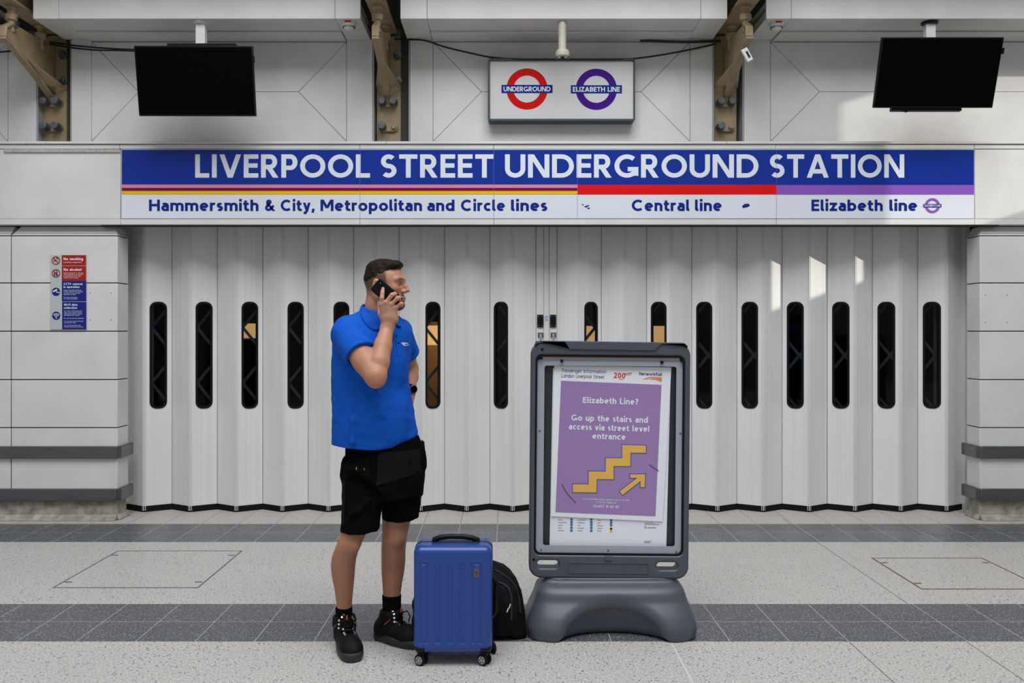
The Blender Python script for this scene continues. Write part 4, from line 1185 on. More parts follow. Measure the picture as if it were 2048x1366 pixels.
def bvh_of(o):
    me = o.data; mw = Vector()
    p = o
    while p is not None: mw = mw + p.location; p = p.parent
    return BVHTree.FromPolygons([v.co + mw for v in me.vertices], [list(q.vertices) for q in me.polygons])
CAMP = Vector((0, 0, EYE))
def on_surface(bv, lift=.0012):
    """maps a picture point to the point of that surface it shows"""
    def f(x, y):
        d = (P(x, y, 1.0) - CAMP).normalized()
        h = bv.ray_cast(CAMP, d)
        if h[0] is None: return P(x, y, 4.2)
        n = h[1] if h[1].dot(d) < 0 else -h[1]
        return h[0] + n * lift
    return f

# ---------------------------------------------------------------- swing sign stand
DA = 4.43
ab = empty('sign_stand', P(1222, 1285, DA), 'dark grey plastic poster stand on a moulded base, purple poster inside', 'sign stand')
SH = Matrix.Translation(P(1217, 1100, DA)) @ Matrix.Rotation(R(.55), 4, 'Y') @ Matrix.Translation(-P(1217, 1100, DA))
za = lambda x, y: (PX(1030 + x / 2.0695, DA), PZ(660 + y / 2.0695, DA))
def zrect(x0, y0, x1, y1, r): (a, b), (c, d) = za(x0, y1), za(x1, y0); return rrect(a, b, c, d, r, 8)
outer = zrect(58, 54, 720, 1030, .062)
inner = zrect(80, 106, 696, 933, .03)
def slots(): return [zrect(92, 957, 181, 989, .0185), zrect(588, 961, 675, 992, .0185)]
plate('frame', [outer, inner] + slots(), DA, DA + .085, M['charcoal'], ab, .012, 4, SH)
plate('inner_rim', [zrect(80, 106, 696, 933, .03), zrect(86, 113, 690, 927, .026)], DA + .004, DA + .08, M['rubber'], ab, .002, 1, SH)
plate('back_panel', [zrect(80, 106, 696, 933, .03)], DA + .045, DA + .06, mat('stand_back', (.018, .02, .024), .5), ab, 0, 1, SH)
M['cover_grey'] = mat('clear_cover_edge', rgb(150, 154, 166), .25, spec=.6)
cv = plate('poster_clamp', [zrect(86, 122, 690, 927, .018), zrect(116, 150, 664, 897, .012)], DA + .018, DA + .022, M['cover_grey'], ab, 0, 1, SH)
q = MB(); q.prism([SH @ P(1030 + x / 2.0695, 660 + y / 2.0695, DA + .012) for x, y in ((104, 113), (674, 113), (674, 124), (104, 124))], (0, .008, 0)); hr = q.build('hanging_strip', mat('strip_metal', (.30, .27, .24), .4, metal=.6), ab)
for i in range(8):
    q = MB(); q.lathe(SH @ P(1030 + (112 + i * 78.5) / 2.0695, 660 + 118 / 2.0695, DA + .012), (0, -1, 0), [(.004, 0), (.003, .003)], 8); q.build('rivet', M['chrome'], hr)
for x, y in ((101, 119), (186, 130), (600, 132), (682, 124)):
    q = MB(); q.lathe(SH @ P(1030 + x / 2.0695, 660 + y / 2.0695, DA + .014), (0, -1, 0), [(.008, 0), (.0075, .012), (.005, .015)], 14); q.build('knob', M['black_plastic'], ab, smooth=True)
for x, y in ((105, 84), (78, 953)):
    q = MB(); q.lathe(SH @ P(1030 + x / 2.0695, 660 + y / 2.0695, DA + .002), (0, -1, 0), [(.0075, 0), (.0075, .003)], 14); q.build('plug', M['rubber'], ab)
for x, y in ((97, 420), (680, 425), (108, 912), (386, 912), (667, 916)):
    q = MB(); q.lathe(SH @ P(1030 + x / 2.0695, 660 + y / 2.0695, DA + .019), (0, -1, 0), [(.0055, 0), (.004, .004)], 10); q.build('screw', M['bolt'], cv)
# raised grip along the top edge, recessed panel below, catch
def zpoly(pts): return [za(*p) for p in pts]
plate('top_grip', [zpoly([(82, 53), (196, 53), (216, 82), (570, 84), (596, 57), (694, 57), (706, 70), (706, 62), (690, 50), (96, 47), (74, 62), (74, 72)])], DA - .008, DA + .09, M['charcoal'], ab, .004, 2, SH)
plate('lower_panel', [zrect(218, 962, 556, 1008, .006), zrect(223, 966, 551, 1004, .005)], DA - .004, DA + .01, M['charcoal'], ab, .0015, 1, SH)
plate('catch', [zrect(371, 936, 403, 953, .003)], DA - .006, DA + .01, M['charcoal'], ab, .0015, 1, SH)
plate('foot_lip', [zpoly([(170, 1018), (592, 1018), (580, 1042), (182, 1042)])], DA + .005, DA + .08, M['charcoal'], ab, .006, 2, SH)
# moulded base
b0 = P(1222, 1287, 4.27)
bs = Solid.grid((b0.x - .50, 4.20, -.03), (b0.x + .50, 4.80, .40), .006)
DBc = 4.50
xc = PX(1222, 4.40)
# frustum: narrow flat top, wide foot
hz = PZ(1157, 4.42)
bs.loft([(.0, xc, DBc, .425, .235), (.05, xc, DBc, .432, .237), (.10, xc, DBc, .420, .215), (.17, xc, DBc, .392, .165), (.24, xc, DBc, .362, .115), (hz - .02, xc, DBc, .345, .085), (hz, xc, DBc, .335, .075)], 0, e=5.0)
bs.ell((xc, 4.235, -.02), (.265, .165, .255), .045, op='cut')          # scooped front
bs.ell((xc, 4.765, -.02), (.265, .165, .255), .045, op='cut')
for sx in (-1, 1):
    bs.ell((xc + sx * .245, 4.30, .20), (.052, .03, .040), .008, Matrix.Rotation(R(-42), 3, 'X'), op='cut')
ob = bs.mesh('base', M['charcoal'], ab, 2)

# posters inside the stand
def poster_frame(dep): 
    def f(x, y): return SH @ P(1030 + x / 2.0695, 660 + y / 2.0695, DA + dep)
    return f
pm = empty('station_map_poster', SH @ P(1030 + 390 / 2.0695, 660 + 898 / 2.0695, DA + .04), 'white poster with small teal symbols, mostly hidden beneath the purple poster', 'poster')
f0, f1_, f2_ = poster_frame(.042), poster_frame(.0412), poster_frame(.0404)
q = MB(); q.prism([f0(150, 160), f0(638, 160), f0(626, 897), f0(143, 897)], (0, .002, 0)); q.build('sheet', M['paper'], pm)
M['teal'] = mat('teal_print', rgb(38, 112, 150), .5); M['grey_print'] = mat('grey_print', rgb(120, 124, 134), .6); M['lime'] = mat('lime_print', rgb(176, 196, 40), .5)
def col_(q):
    for x0 in (233, 315, 397):
        for i, y in enumerate((786, 797, 808, 820, 832)):
            if x0 == 397 and i > 2: continue
            rect2d(q, x0 - 5, y - 5, x0 + 5, y + 4.4, f1_)
layer('symbol', M['teal'], col_, pm)
layer('red_symbol', M['maroon'], lambda q: rect2d(q, 392, 818, 402, 827, f1_), pm)
layer('lime_symbol', M['lime'], lambda q: rect2d(q, 392, 829, 402, 839, f1_), pm)
def lns(q):
    for x0, ws in ((177, (19, 36, 20, 17, 26)), (258, (34, 28, 12, 28, 22)), (340, (14, 14, 24, 22, 18))):
        for i, w_ in enumerate(ws): rect2d(q, x0, 787 + i * 11, x0 + w_, 789 + i * 11, f1_)
    rect2d(q, 535, 797, 575, 799, f1_); rect2d(q, 535, 803, 597, 805, f1_); rect2d(q, 547, 815, 583, 818, f1_); rect2d(q, 534, 872, 565, 874, f1_); rect2d(q, 534, 877, 560, 879, f1_)
layer('small_print', M['grey_print'], lns, pm)
layer('bird_symbol', M['teal'], lambda q: ring2d(q, 539, 815, 2.6, 4.6, f1_, 16), pm)

pp = empty('purple_poster', SH @ P(1030 + 380 / 2.0695, 660 + 790 / 2.0695, DA + .03), 'purple poster with yellow stairs symbol in the grey stand', 'poster')
g0, g1, g2, g3 = poster_frame(.036), poster_frame(.0352), poster_frame(.0344), poster_frame(.0336)
q = MB(); q.prism([g0(155, 150), g0(640, 152), g0(610, 791), g0(147, 773)], (0, .002, 0)); q.build('sheet', M['paper'], pp)
M['poster_purple'] = mat('poster_purple', rgb(150, 120, 172), .3); M['poster_yellow'] = mat('poster_yellow', rgb(220, 172, 78), .45); M['poster_blue'] = mat('poster_blue', rgb(42, 76, 150), .45); M['violet_ink'] = mat('violet_ink', rgb(110, 74, 140), .5); M['orange_ink'] = mat('orange_ink', rgb(226, 140, 90), .5); M['red_ink'] = mat('red_ink', rgb(200, 52, 52), .5); M['ink_blue'] = mat('ink_blue', rgb(24, 44, 92), .5)  # the purple is lightened: haze of the glossy cover is mixed into its colour
layer('purple_field', M['poster_purple'], lambda q: poly2d(q, [(184, 212), (600, 225), (580, 769), (166, 756)], g1), pp)
A_ = R(1.3)
def wt(q):
    for s, x0, x1, y, c, w in (('Elizabeth Line?', 275, 504, 303, 25, .2), ('Go up the stairs and', 228, 545, 376, 25, .2), ('access via street level', 218, 552, 413, 25, .2), ('entrance', 316, 453, 451, 25, .2), ('If you need help please speak to one of our staff', 280, 472, 703, 7, .13), ('or call the helpline on', 333, 418, 716, 7, .13), ('03457 11 41 41', 322, 427, 735, 11, .15)):
        text(q, s, x0, x1, y, c, w, g2, A_)
layer('white_lettering', M['letter_white'], wt, pp)
layer('heading_lettering', M['violet_ink'], lambda q: text(q, 'Passenger Information', 187, 371, 176, 15, .12, g1, A_), pp)
layer('heading_lettering', M['ink_blue'], lambda q: text(q, 'London Liverpool Street', 185, 363, 198, 15, .11, g1, A_), pp)
def twoh(q):
    text(q, '200', 402, 450, 199, 23, .19, g1, A_); line2d(q, [(446, 181), (478, 177)], 3, g1); line2d(q, [(452, 186), (474, 184)], 2, g1); rect2d(q, 424, 203, 442, 205, g1)
layer('anniversary_mark', M['red_ink'], twoh, pp)
layer('rail_lettering', M['ink_blue'], lambda q: text(q, 'NetworkRail', 506, 601, 186, 13, .17, g1, A_, shear=.12), pp)
def nrm(q):
    poly2d(q, [(517, 203), (552, 192), (602, 193), (600, 196), (556, 197), (540, 203)], g1); poly2d(q, [(548, 204), (566, 198), (600, 197), (600, 201), (572, 204)], g1); poly2d(q, [(574, 205), (601, 199), (600, 213)], g1)
layer('rail_mark', M['orange_ink'], nrm, pp)
stp = [(237, 640), (302, 640), (302, 586), (372, 586), (372, 530), (440, 530), (440, 475), (538, 477), (538, 507), (474, 507), (474, 563), (405, 563), (405, 618), (335, 618), (335, 673), (237, 673)]
layer('stairs_outline', M['poster_blue'], lambda q: line2d(q, stp, 6, g2, True), pp)
layer('stairs_symbol', M['poster_yellow'], lambda q: poly2d(q, stp, g3), pp)
arw = [(431, 667), (503, 611), (474, 611), (473, 597), (536, 595), (534, 649), (517, 649), (517, 623), (443, 683)]
layer('arrow_outline', M['poster_blue'], lambda q: line2d(q, arw, 6, g2, True), pp)
layer('arrow_symbol', M['poster_yellow'], lambda q: poly2d(q, arw, g3), pp)
def cre(q):
    line2d(q, [(192, 640), (206, 668), (222, 688), (250, 716)], 2.4, g3)
layer('crease', M['gap'], cre, pp)
layer('crease', M['gap'], lambda q: line2d(q, [(552, 555), (570, 568), (592, 582)], 2.6, g3), pp)

# ---------------------------------------------------------------- suitcase
SX0, SX1, SY0, SY1 = PX(826.5, 3.97), PX(984, 3.97), 3.965, 4.165
SZ0, SZ1 = PZ(1309, 3.965), PZ(1094, 3.965)
sc_ = empty('suitcase', ((SX0 + SX1) / 2, (SY0 + SY1) / 2, 0), 'blue hard-shell cabin suitcase on four wheels in front of the backpack', 'suitcase')
M['case_blue'] = mat('case_blue', (0.013, 0.052, 0.25), .30, spec=.45, bump=.03, bscale=500)
ym = (SY0 + SY1) / 2
def shell(y0, y1, front):
    s = Solid.grid((SX0 - .03, y0 - .03, SZ0 - .03), (SX1 + .03, y1 + .03, SZ1 + .03), .0035)
    c = ((SX0 + SX1) / 2, ym, (SZ0 + SZ1) / 2)
    s.box(c, ((SX1 - SX0) / 2, (SY1 - SY0) / 2, (SZ1 - SZ0) / 2), .034)
    s.half((0, y1 if front else y0, 0), (0, 1 if front else -1, 0))
    yy = SY0 if front else SY1
    # grooves pressed into the face: panels between px 577..628..., as in zoomed measurements
    for a, b in ((540, 578), (625, 645), (691, 711), (757, 777), (823, 868)):
        x0, x1 = PX(640 + a / 2.7, 3.965), PX(640 + b / 2.7, 3.965)
        z1, z0 = PZ(860 + (725 if b - a > 25 else 730) / 2.7, 3.965), PZ(860 + 1150 / 2.7, 3.965)
        for xa in (x0, x1):
            s.cone((xa, yy, z0), (xa, yy, z1), .0045, .0045, .003, 'cut', .02)
        s.cone((x0, yy, z1), (x1, yy, z1), .0042, .0042, .003, 'cut', .02)
        s.cone((x0, yy, z0), (x1, yy, z0), .0042, .0042, .003, 'cut', .02)
    return s.mesh('front_shell' if front else 'back_shell', M['case_blue'], sc_, 1)
shell(SY0 - .001, ym - .006, True); shell(ym + .006, SY1 + .001, False)
q = Solid.grid((SX0 - .03, ym - .03, SZ0 - .03), (SX1 + .03, ym + .03, SZ1 + .03), .004)
q.box(((SX0 + SX1) / 2, ym, (SZ0 + SZ1) / 2), ((SX1 - SX0) / 2 + .002, (SY1 - SY0) / 2, (SZ1 - SZ0) / 2 + .002), .034).half((0, ym + .011, 0), (0, 1, 0)).half((0, ym - .011, 0), (0, -1, 0))
M['zip'] = mat('zip_black', (.008, .008, .009), .6, bump=.3, bscale=400)
q.mesh('zip_band', M['zip'], sc_, 1)
# carrying handle on top, side handle, name plate, corner guards
xm = PX(910, ym)
q = MB(); q.tube([(PX(868, ym), ym, SZ1 - .004), (PX(869, ym), ym, SZ1 + .010), (PX(880, ym), ym, SZ1 + .020), (PX(900, ym), ym, SZ1 + .025), (PX(925, ym), ym, SZ1 + .024), (PX(945, ym), ym, SZ1 + .018), (PX(955, ym), ym, SZ1 + .008), (PX(956, ym), ym, SZ1 - .004)], [.013, .013, .012, .012, .012, .012, .013, .013], 14); q.build('carry_handle', M['black_plastic'], sc_, smooth=True)
q = MB(); q.box(PX(866, ym), PX(958, ym), ym - .022, ym + .022, SZ1 - .006, SZ1 + .004); q.build('handle_base', M['black_plastic'], sc_, bevel=.003)
q = MB(); q.tube([(SX1 - .002, ym, .20), (SX1 + .016, ym, .225), (SX1 + .018, ym, .30), (SX1 + .018, ym, .36), (SX1 - .002, ym, .385)], .011, 10); q.build('side_handle', M['black_plastic'], sc_, smooth=True)
fz = lambda dd: (lambda x, y: P(640 + x / 2.7, 860 + y / 2.7, SY0 - dd))
q = MB(); q.prism([fz(.0)(834, 748), fz(0)(856, 748), fz(0)(856, 796), fz(0)(834, 796)], (0, -.003, 0)); np_ = q.build('name_plate', mat('name_plate_bronze', rgb(120, 106, 84), .35, metal=.5), sc_)
def side_text(q):
    base = fz(.0036)
    text(q, 'CUBOS', 752, 792, 0, 13, .2, lambda x, y: base(838.5 - y, x))
layer('plate_lettering', M['gap'], side_text, np_)
for sx in (-1, 1):
    q = Solid.grid((SX0 - .03, SY0 - .02, SZ0 - .02), (SX1 + .03, SY0 + .08, SZ0 + .06), .0035)
    q.box(((SX0 + SX1) / 2, ym, (SZ0 + SZ1) / 2), ((SX1 - SX0) / 2 + .003, (SY1 - SY0) / 2 + .003, (SZ1 - SZ0) / 2 + .002), .034)
    xe = SX0 if sx < 0 else SX1
    q.half((0, SY0 + .05, 0), (0, 1, 0)).half((xe - sx * .052, 0, 0), (-sx, 0, 0)).half((0, 0, SZ0 + .030), (0, 0, 1))
    q.mesh('corner_guard', M['black_plastic'], sc_, 1)
def wheel(x, y, yaw):
    w = MB(); c = Vector((x, y, .026)); rot = Matrix.Rotation(yaw, 3, 'Z'); axis = rot @ Vector((1, 0, 0))
    root = MB(); root.lathe((x, y, .052), (0, 0, 1), [(.016, 0), (.018, .012), (.018, SZ0 - .05)], 14)
    fk = root.build('caster', M['black_plastic'], sc_, smooth=True)
    q = MB(); q.obox((x, y, .050), (.012, .017, .010), rot); q.build('fork', M['black_plastic'], fk, bevel=.004)
    for sd in (-1, 1):
        q = MB(); q.lathe(c + axis * (.006 * sd), axis * sd, [(.019, 0), (.026, .002), (.026, .013), (.022, .016)], 24); ty = q.build('wheel', M['rubber'], fk, smooth=True, angle=50)
        q = MB(); q.lathe(c + axis * (.0215 * sd), axis * sd, [(.019, 0), (.018, .003), (.006, .004)], 24); q.build('hub', mat('hub_silver', (.36, .36, .37), .3, metal=.8) if 'hub_silver' not in bpy.data.materials else bpy.data.materials['hub_silver'], fk)
        q = MB()
        for k in range(5):
            a = 2 * PI * k / 5; u = rot @ Vector((0, math.cos(a), math.sin(a)))
            q.obox(c + axis * (.0252 * sd) + u * .011, (.0012, .0020, .0035), rot @ Matrix.Rotation(a - PI / 2, 3, 'X'))
        q.build('spoke', M['gap'], fk)
for x, y, yw in ((843, 4.00, R(62)), (969, 4.00, R(55)), (849, 4.13, R(80)), (981, 4.135, R(20))):
    wheel(PX(x, y), y, yw)

# ---------------------------------------------------------------- backpack
bp = empty('backpack', P(960, 1272, 4.40), 'black stuffed backpack standing behind the blue suitcase', 'backpack')
M['nylon'] = mat('black_nylon', (.0038, .0038, .0044), .7, spec=.12, bump=.5, bscale=90)
c = P(945, 1205, 4.42)
q = Solid.grid((c.x - .36, 4.22, -.02), (c.x + .36, 4.66, .44), .006)
zc = lambda y: PZ(y, 4.42); xx = lambda x: PX(x, 4.42)
q.loft([(.0, xx(930), 4.42, .235, .085), (.03, xx(930), 4.42, .262, .105), (.10, xx(932), 4.42, .272, .12), (.20, xx(934), 4.42, .262, .12), (.28, xx(945), 4.42, .205, .105), (.335, xx(950), 4.43, .15, .08), (.36, xx(952), 4.43, .09, .05)], 0, e=2.6)
q.loft([(.02, xx(1005), 4.40, .085, .10), (.10, xx(1008), 4.395, .096, .12), (.20, xx(1006), 4.40, .092, .115), (.30, xx(998), 4.41, .07, .08), (.335, xx(992), 4.42, .04, .05)], .03, e=2.4)
q.cone(P(1027, 1185, 4.36), P(1035, 1265, 4.36), .035, .045, .03)
q.warp(lambda x, y, z: .006 * wave(x, y, z, 60, 3) + .0035 * wave(x, y, z, 130, 4))
q.half((0, 0, .0), (0, 0, -1))
bk_ = q.mesh('bag', M['nylon'], bp, 1)
bvb = bvh_of(bk_); fsb = on_surface(bvb, .003)
q = MB(); q.tube([fsb(x, y) for x, y in ((990, 1140), (1003, 1148), (1018, 1158), (1030, 1172), (1037, 1195), (1040, 1225))], .004, 6); q.build('zip', M['zip'], bp, smooth=True)
q = MB(); q.tube([fsb(x, y) for x, y in ((996, 1165), (1006, 1168), (1016, 1176), (1022, 1192), (1022, 1240))], .006, 6); q.build('strap', M['zip'], bp, smooth=True)
q = MB(); q.tube([P(975, 1140, 4.46), P(985, 1128, 4.46), P(1000, 1131, 4.46), P(1008, 1145, 4.46)], .010, 8); q.build('haul_loop', M['nylon'], bp, smooth=True)
for x, y, l_ in ((1019, 1212, .012), (1015, 1220, .010)):
    q = MB(); p0 = fsb(x, y); q.obox(p0 + Vector((0, -.004, 0)), (.004, .002, l_), Matrix.Rotation(R(20), 3, 'Y')); q.build('zip_pull', M['chrome'], bp, bevel=.001)
# ---------------------------------------------------------------- the man on the phone
man = empty('person', (-.70, 4.2, 0), 'person in a blue polo shirt and black shorts standing with a phone at the ear', 'person')
# joints, each read from the photograph at its own distance
HD = P(770, 571, 4.20)                                   # middle of the head
hf = Vector((math.cos(R(13)), -math.sin(R(13)), 0)); hr_ = Vector((hf.y, -hf.x, 0)); hu = Vector((0, 0, 1))
hf2 = (hf + hu * .02).normalized()
HR = Matrix((hf, hr_, hu)).transposed()
H = lambda f, r, u: HD + hf * f + hr_ * r + hu * u        # head-local: forward, his right, up
shR, elR, wrR = P(697, 668, 4.11), P(751, 752, 3.93), P(774, 656, 4.055)
shL, elL, wrL = P(796, 664, 4.33), P(818, 738, 4.54), P(820, 781, 4.37)
hipR, hipL = P(728, 905, 4.18), P(796, 905, 4.28)
knR, anR = P(706, 1088, 4.10), P(688, 1228, 4.215)
knL, anL = P(789, 1075, 4.25), P(784, 1205, 4.305)
TH = R(-40)                                             # the trunk is turned about 40 degrees to his left of the lens
xs = np.concatenate([np.arange(-.98, -.72, .005), np.arange(-.72, -.36, .0027)])
ys_ = np.concatenate([np.arange(3.84, 4.34, .003), np.arange(4.34, 4.66, .006)])
zs_ = np.concatenate([np.arange(.02, 1.28, .006), np.arange(1.28, 1.46, .004), np.arange(1.46, 1.91, .0025)])
B = Solid(xs, ys_, zs_)
# trunk and thighs (under the clothes)
tc = lambda x, d: PX(x, d)
B.loft([(.90, tc(766, 4.23), 4.235, .150, .110, TH), (1.0, tc(762, 4.23), 4.235, .150, .110, TH), (1.15, tc(748, 4.22), 4.225, .140, .105, TH), (1.35, tc(743, 4.22), 4.22, .150, .110, TH), (1.48, tc(745, 4.22), 4.22, .165, .105, TH), (1.55, tc(748, 4.22), 4.22, .110, .08, TH)], .03)
for hp, kn in ((hipR, knR), (hipL, knL)):
    B.cone(hp + Vector((0, 0, -.06)), kn + Vector((.004, 0, .06)), .068, .052, .03)
# shanks: each section measured across
def shank(rows, k=.02):
    B.loft([(PZ(y, d), PX((xl + xr) / 2, d), d + dy, (xr - xl) / 2 * d / FPX, b) for y, xl, xr, d, dy, b in rows], k)
shank([(1040, 689, 748, 4.11, 0, .070), (1067, 682, 731, 4.10, 0, .066), (1090, 673, 722, 4.10, 0, .064), (1110, 665, 714, 4.115, .004, .062), (1130, 661.5, 710, 4.13, .010, .064), (1152, 663, 708, 4.15, .014, .063), (1175, 668, 706, 4.17, .012, .056), (1200, 672, 704, 4.19, .006, .046), (1222, 674, 703, 4.21, 0, .042), (1250, 672, 704, 4.225, 0, .045)])
shank([(1025, 764, 826, 4.25, 0, .074), (1050, 765, 819, 4.24, 0, .068), (1075, 764, 814, 4.24, 0, .066), (1098, 762.5, 811, 4.25, .006, .062), (1120, 762, 810, 4.265, .014, .064), (1142, 762, 808, 4.28, .018, .062), (1165, 764, 804, 4.29, .012, .054), (1190, 766, 801, 4.30, .004, .045), (1212, 767, 800, 4.305, 0, .042), (1245, 766, 802, 4.31, 0, .045)])
B.ell(knR + Vector((.012, -.045, .012)), (.030, .026, .036), .03); B.ell(knL + Vector((.018, -.045, .012)), (.030, .026, .036), .03)
# arms
B.cone(shR, elR, .066, .052, .03)
B.chain([shR + (elR - shR) * .35 + Vector((0, -.012, 0)), shR + (elR - shR) * .65 + Vector((0, -.010, 0))], [.052, .052], .03)
B.chain([elR + Vector((0, .006, -.004)), elR + (wrR - elR) * .28, elR + (wrR - elR) * .62, wrR], [.045, .0485, .0415, .0295], .010)
B.ell(elR + Vector((.006, -.010, -.028)), (.026, .026, .022), .025)
B.cone(shL, elL, .062, .048, .03)
B.chain([elL, elL + (wrL - elL) * .35, wrL], [.044, .044, .028], .02)
# neck and shoulders' slope
nb = P(757, 640, 4.215)
B.chain([H(-.030, 0, -.045), H(-.034, 0, -.10), nb + Vector((-.012, 0, -.03))], [.060, .060, .072], .02)
B.cone(nb + Vector((-.02, 0, -.05)), shR + Vector((.03, .03, .0)), .045, .04, .04); B.cone(nb + Vector((-.02, 0, -.06)), shL + Vector((-.03, -.02, -.0)), .045, .04, .04)
B.cone(H(-.02, -.055, -.045), H(.03, -.02, -.165), .016, .014, .02); B.cone(H(-.02, .055, -.045), H(.03, .02, -.165), .016, .014, .02)
# head
B.ell(H(-.008, 0, .028), (.095, .077, .087), .02, HR)
B.ell(H(.034, 0, -.008), (.058, .064, .088), .03, HR)
B.ell(H(.040, 0, -.070), (.046, .052, .042), .025, HR)
B.ell(H(.076, 0, -.098), (.021, .026, .020), .02, HR)
for s in (-1, 1):
    B.cone(H(-.006, s * .058, -.058), H(.062, s * .026, -.102), .018, .016, .025)
    B.cone(H(.086, s * .008, .026), H(.073, s * .046, .026), .0125, .010, .012)
    B.ell(H(.060, s * .047, -.018), (.020, .016, .016), .022, HR)
    B.ell(H(.088, s * .030, .004), (.016, .017, .0115), .010, HR, 'cut')
    B.ell(H(.072, s * .031, .006), (.0135, .0165, .0135), .004, HR)           # the eye's mound
    B.cone(H(.0845, s * .018, .0115), H(.0790, s * .044, .0085), .0034, .003, .003)   # upper lid
    B.cone(H(.083, s * .020, -.0005), H(.0785, s * .042, -.0005), .0026, .0024, .003)   # lower lid
    B.ell(H(.097, s * .0125, -.030), (.012, .008, .0085), .006, HR)           # nostril wing
    B.ell(H(.104, s * .006, -.037), (.005, .0035, .003), .002, HR, 'cut')
    # ear
    er = HR @ Matrix.Rotation(R(-8), 3, 'Y')
    B.ell(H(-.014, s * .079, -.004), (.019, .0085, .031), .006, er); B.ell(H(-.010, s * .087, -.002), (.0115, .006, .020), .004, er, 'cut')
    B.ell(H(-.008, s * .078, -.030), (.009, .007, .010), .006, er)
B.ell(H(.086, 0, .022), (.013, .016, .014), .015, HR)
B.chain([H(.095, 0, .016), H(.1055, 0, -.006), H(.1155, 0, -.0235)], [.0080, .0085, .0092], .009)
B.cone(H(.086, 0, .016), H(.098, 0, -.028), .010, .011, .008)
B.ell(H(.1145, 0, -.0265), (.0095, .0095, .0078), .006, HR)
B.ell(H(.0835, 0, -.060), (.0135, .026, .016), .012, HR)                    # muzzle
B.ell(H(.0955, 0, -.0605), (.0085, .022, .0058), .005, HR); B.ell(H(.0935, 0, -.0725), (.0085, .019, .0065), .005, HR)
B.cone(H(.1045, -.022, -.0665), H(.1045, .022, -.0665), .0024, .0024, .002, 'cut')
B.ell(H(.085, 0, -.094), (.0125, .018, .015), .012, HR)
# right hand around the phone: palm, four unequal bent fingers, thumb from the palm's side
kn_ = [P(762.5, 608, 4.028), P(772.5, 605, 4.022), P(782.5, 608, 4.026), P(791, 615, 4.036)]
pm0 = wrR
B.chain([pm0, P(769, 636, 4.045), kn_[0]], [.0255, .0165, .0125], .014)
B.chain([pm0, P(776, 634, 4.038), kn_[1]], [.0255, .0165, .0125], .014)
B.chain([pm0, P(783, 634, 4.040), kn_[2]], [.0255, .016, .0120], .014)
B.chain([pm0, P(789, 638, 4.048), kn_[3]], [.0255, .0155, .0110], .014)
B.ell(P(779, 637, 4.058), (.034, .014, .034), .014)
fing = [[kn_[0], P(763.8, 596, 4.020), P(764.8, 586, 4.028), P(766, 577.5, 4.040)],
        [kn_[1], P(784, 590, 4.016), P(789.5, 588, 4.034), P(791.5, 592.5, 4.046)],
        [kn_[2], P(795, 596.5, 4.020), P(798.5, 595.5, 4.040), P(799.5, 600, 4.052)],
        [kn_[3], P(801.5, 607.5, 4.030), P(804, 607.5, 4.046), P(804, 611.5, 4.058)]]
for i, f in enumerate(fing):
    r0 = (.0108, .0108, .0104, .0092)[i]
    B.chain(f, [r0, r0 * .98, r0 * .9, r0 * .78], .0035)
    B.ell(f[0] + Vector((0, -.003, 0)), (.0115, .010, .011), .006)
B.chain([P(770, 645, 4.062), P(762, 628, 4.070), P(760, 614, 4.084), P(757.5, 603, 4.092)], [.018, .0145, .0115, .0095], .008)
# left hand resting behind the hip, curled
lw = wrL; ldir = (P(812, 806, 4.335) - lw).normalized()
B.chain([lw, lw + ldir * .05], [.026, .024], .012)
side_ = ldir.cross(Vector((0, -1, 0))).normalized()
for i in range(4):
    b0_ = lw + ldir * .075 + side_ * (.027 - .018 * i)
    B.cone(lw + ldir * .02 + side_ * (.015 - .010 * i), b0_, .017, .0115, .012)
    q1 = b0_ + ldir * (.035 - .004 * abs(i - 1)) + Vector((0, -.010, 0)); q2 = q1 + ldir * .012 + Vector((-.012, -.022, -.006)); q3 = q2 + Vector((-.016, -.010, .004))
    B.chain([b0_, q1, q2, q3], [.0105, .010, .009, .008], .004)
B.chain([lw + ldir * .02 + side_ * .02, lw + ldir * .045 + side_ * .045, lw + ldir * .07 + side_ * .055], [.015, .012, .0095], .008)
body = B.mesh('body', [], man, 2)
# colouring of the skin: hairline, stubble, lips, brows are his own colours
V = verts_np(body).astype(np.float64)
D = V - np.array(HD)
lf, lr, lu = D @ np.array(hf), D @ np.array(hr_), D @ np.array(hu)
def ramp(v, a, b): return np.clip((v - a) / (b - a), 0, 1)
def blob(f, r, u, sf, sr, su): return np.exp(-(((lf - f) / sf) ** 2 + ((np.abs(lr) - r) / sr) ** 2 + ((lu - u) / su) ** 2))
skin = np.array([0.43, 0.205, 0.120]); col = np.tile(skin, (len(V), 1))
nz_ = wave(V[:, 0], V[:, 1], V[:, 2], 45, 5)[:, None]; col *= 1 + .05 * nz_
n2 = np.random.RandomState(3).rand(len(V))
headm = V[:, 2] > 1.56
armhand = (np.linalg.norm(V - np.array(P(780, 625, 4.04)), axis=1) < .11)
headm &= ~((V[:, 1] < 4.085) & armhand)
def tint(c, a):
    global col
    a = (a * headm)[:, None] if np.ndim(a) else a
    col = col * (1 - a) + np.array(c) * a
tint((.56, .22, .14), .5 * blob(.11, 0, -.028, .03, .02, .02)); tint((.55, .20, .13), .45 * blob(.065, .05, -.022, .03, .02, .022))
tint((.55, .18, .12), .6 * (np.abs(lr) > .078) * blob(-.012, .082, -.005, .03, .03, .045))
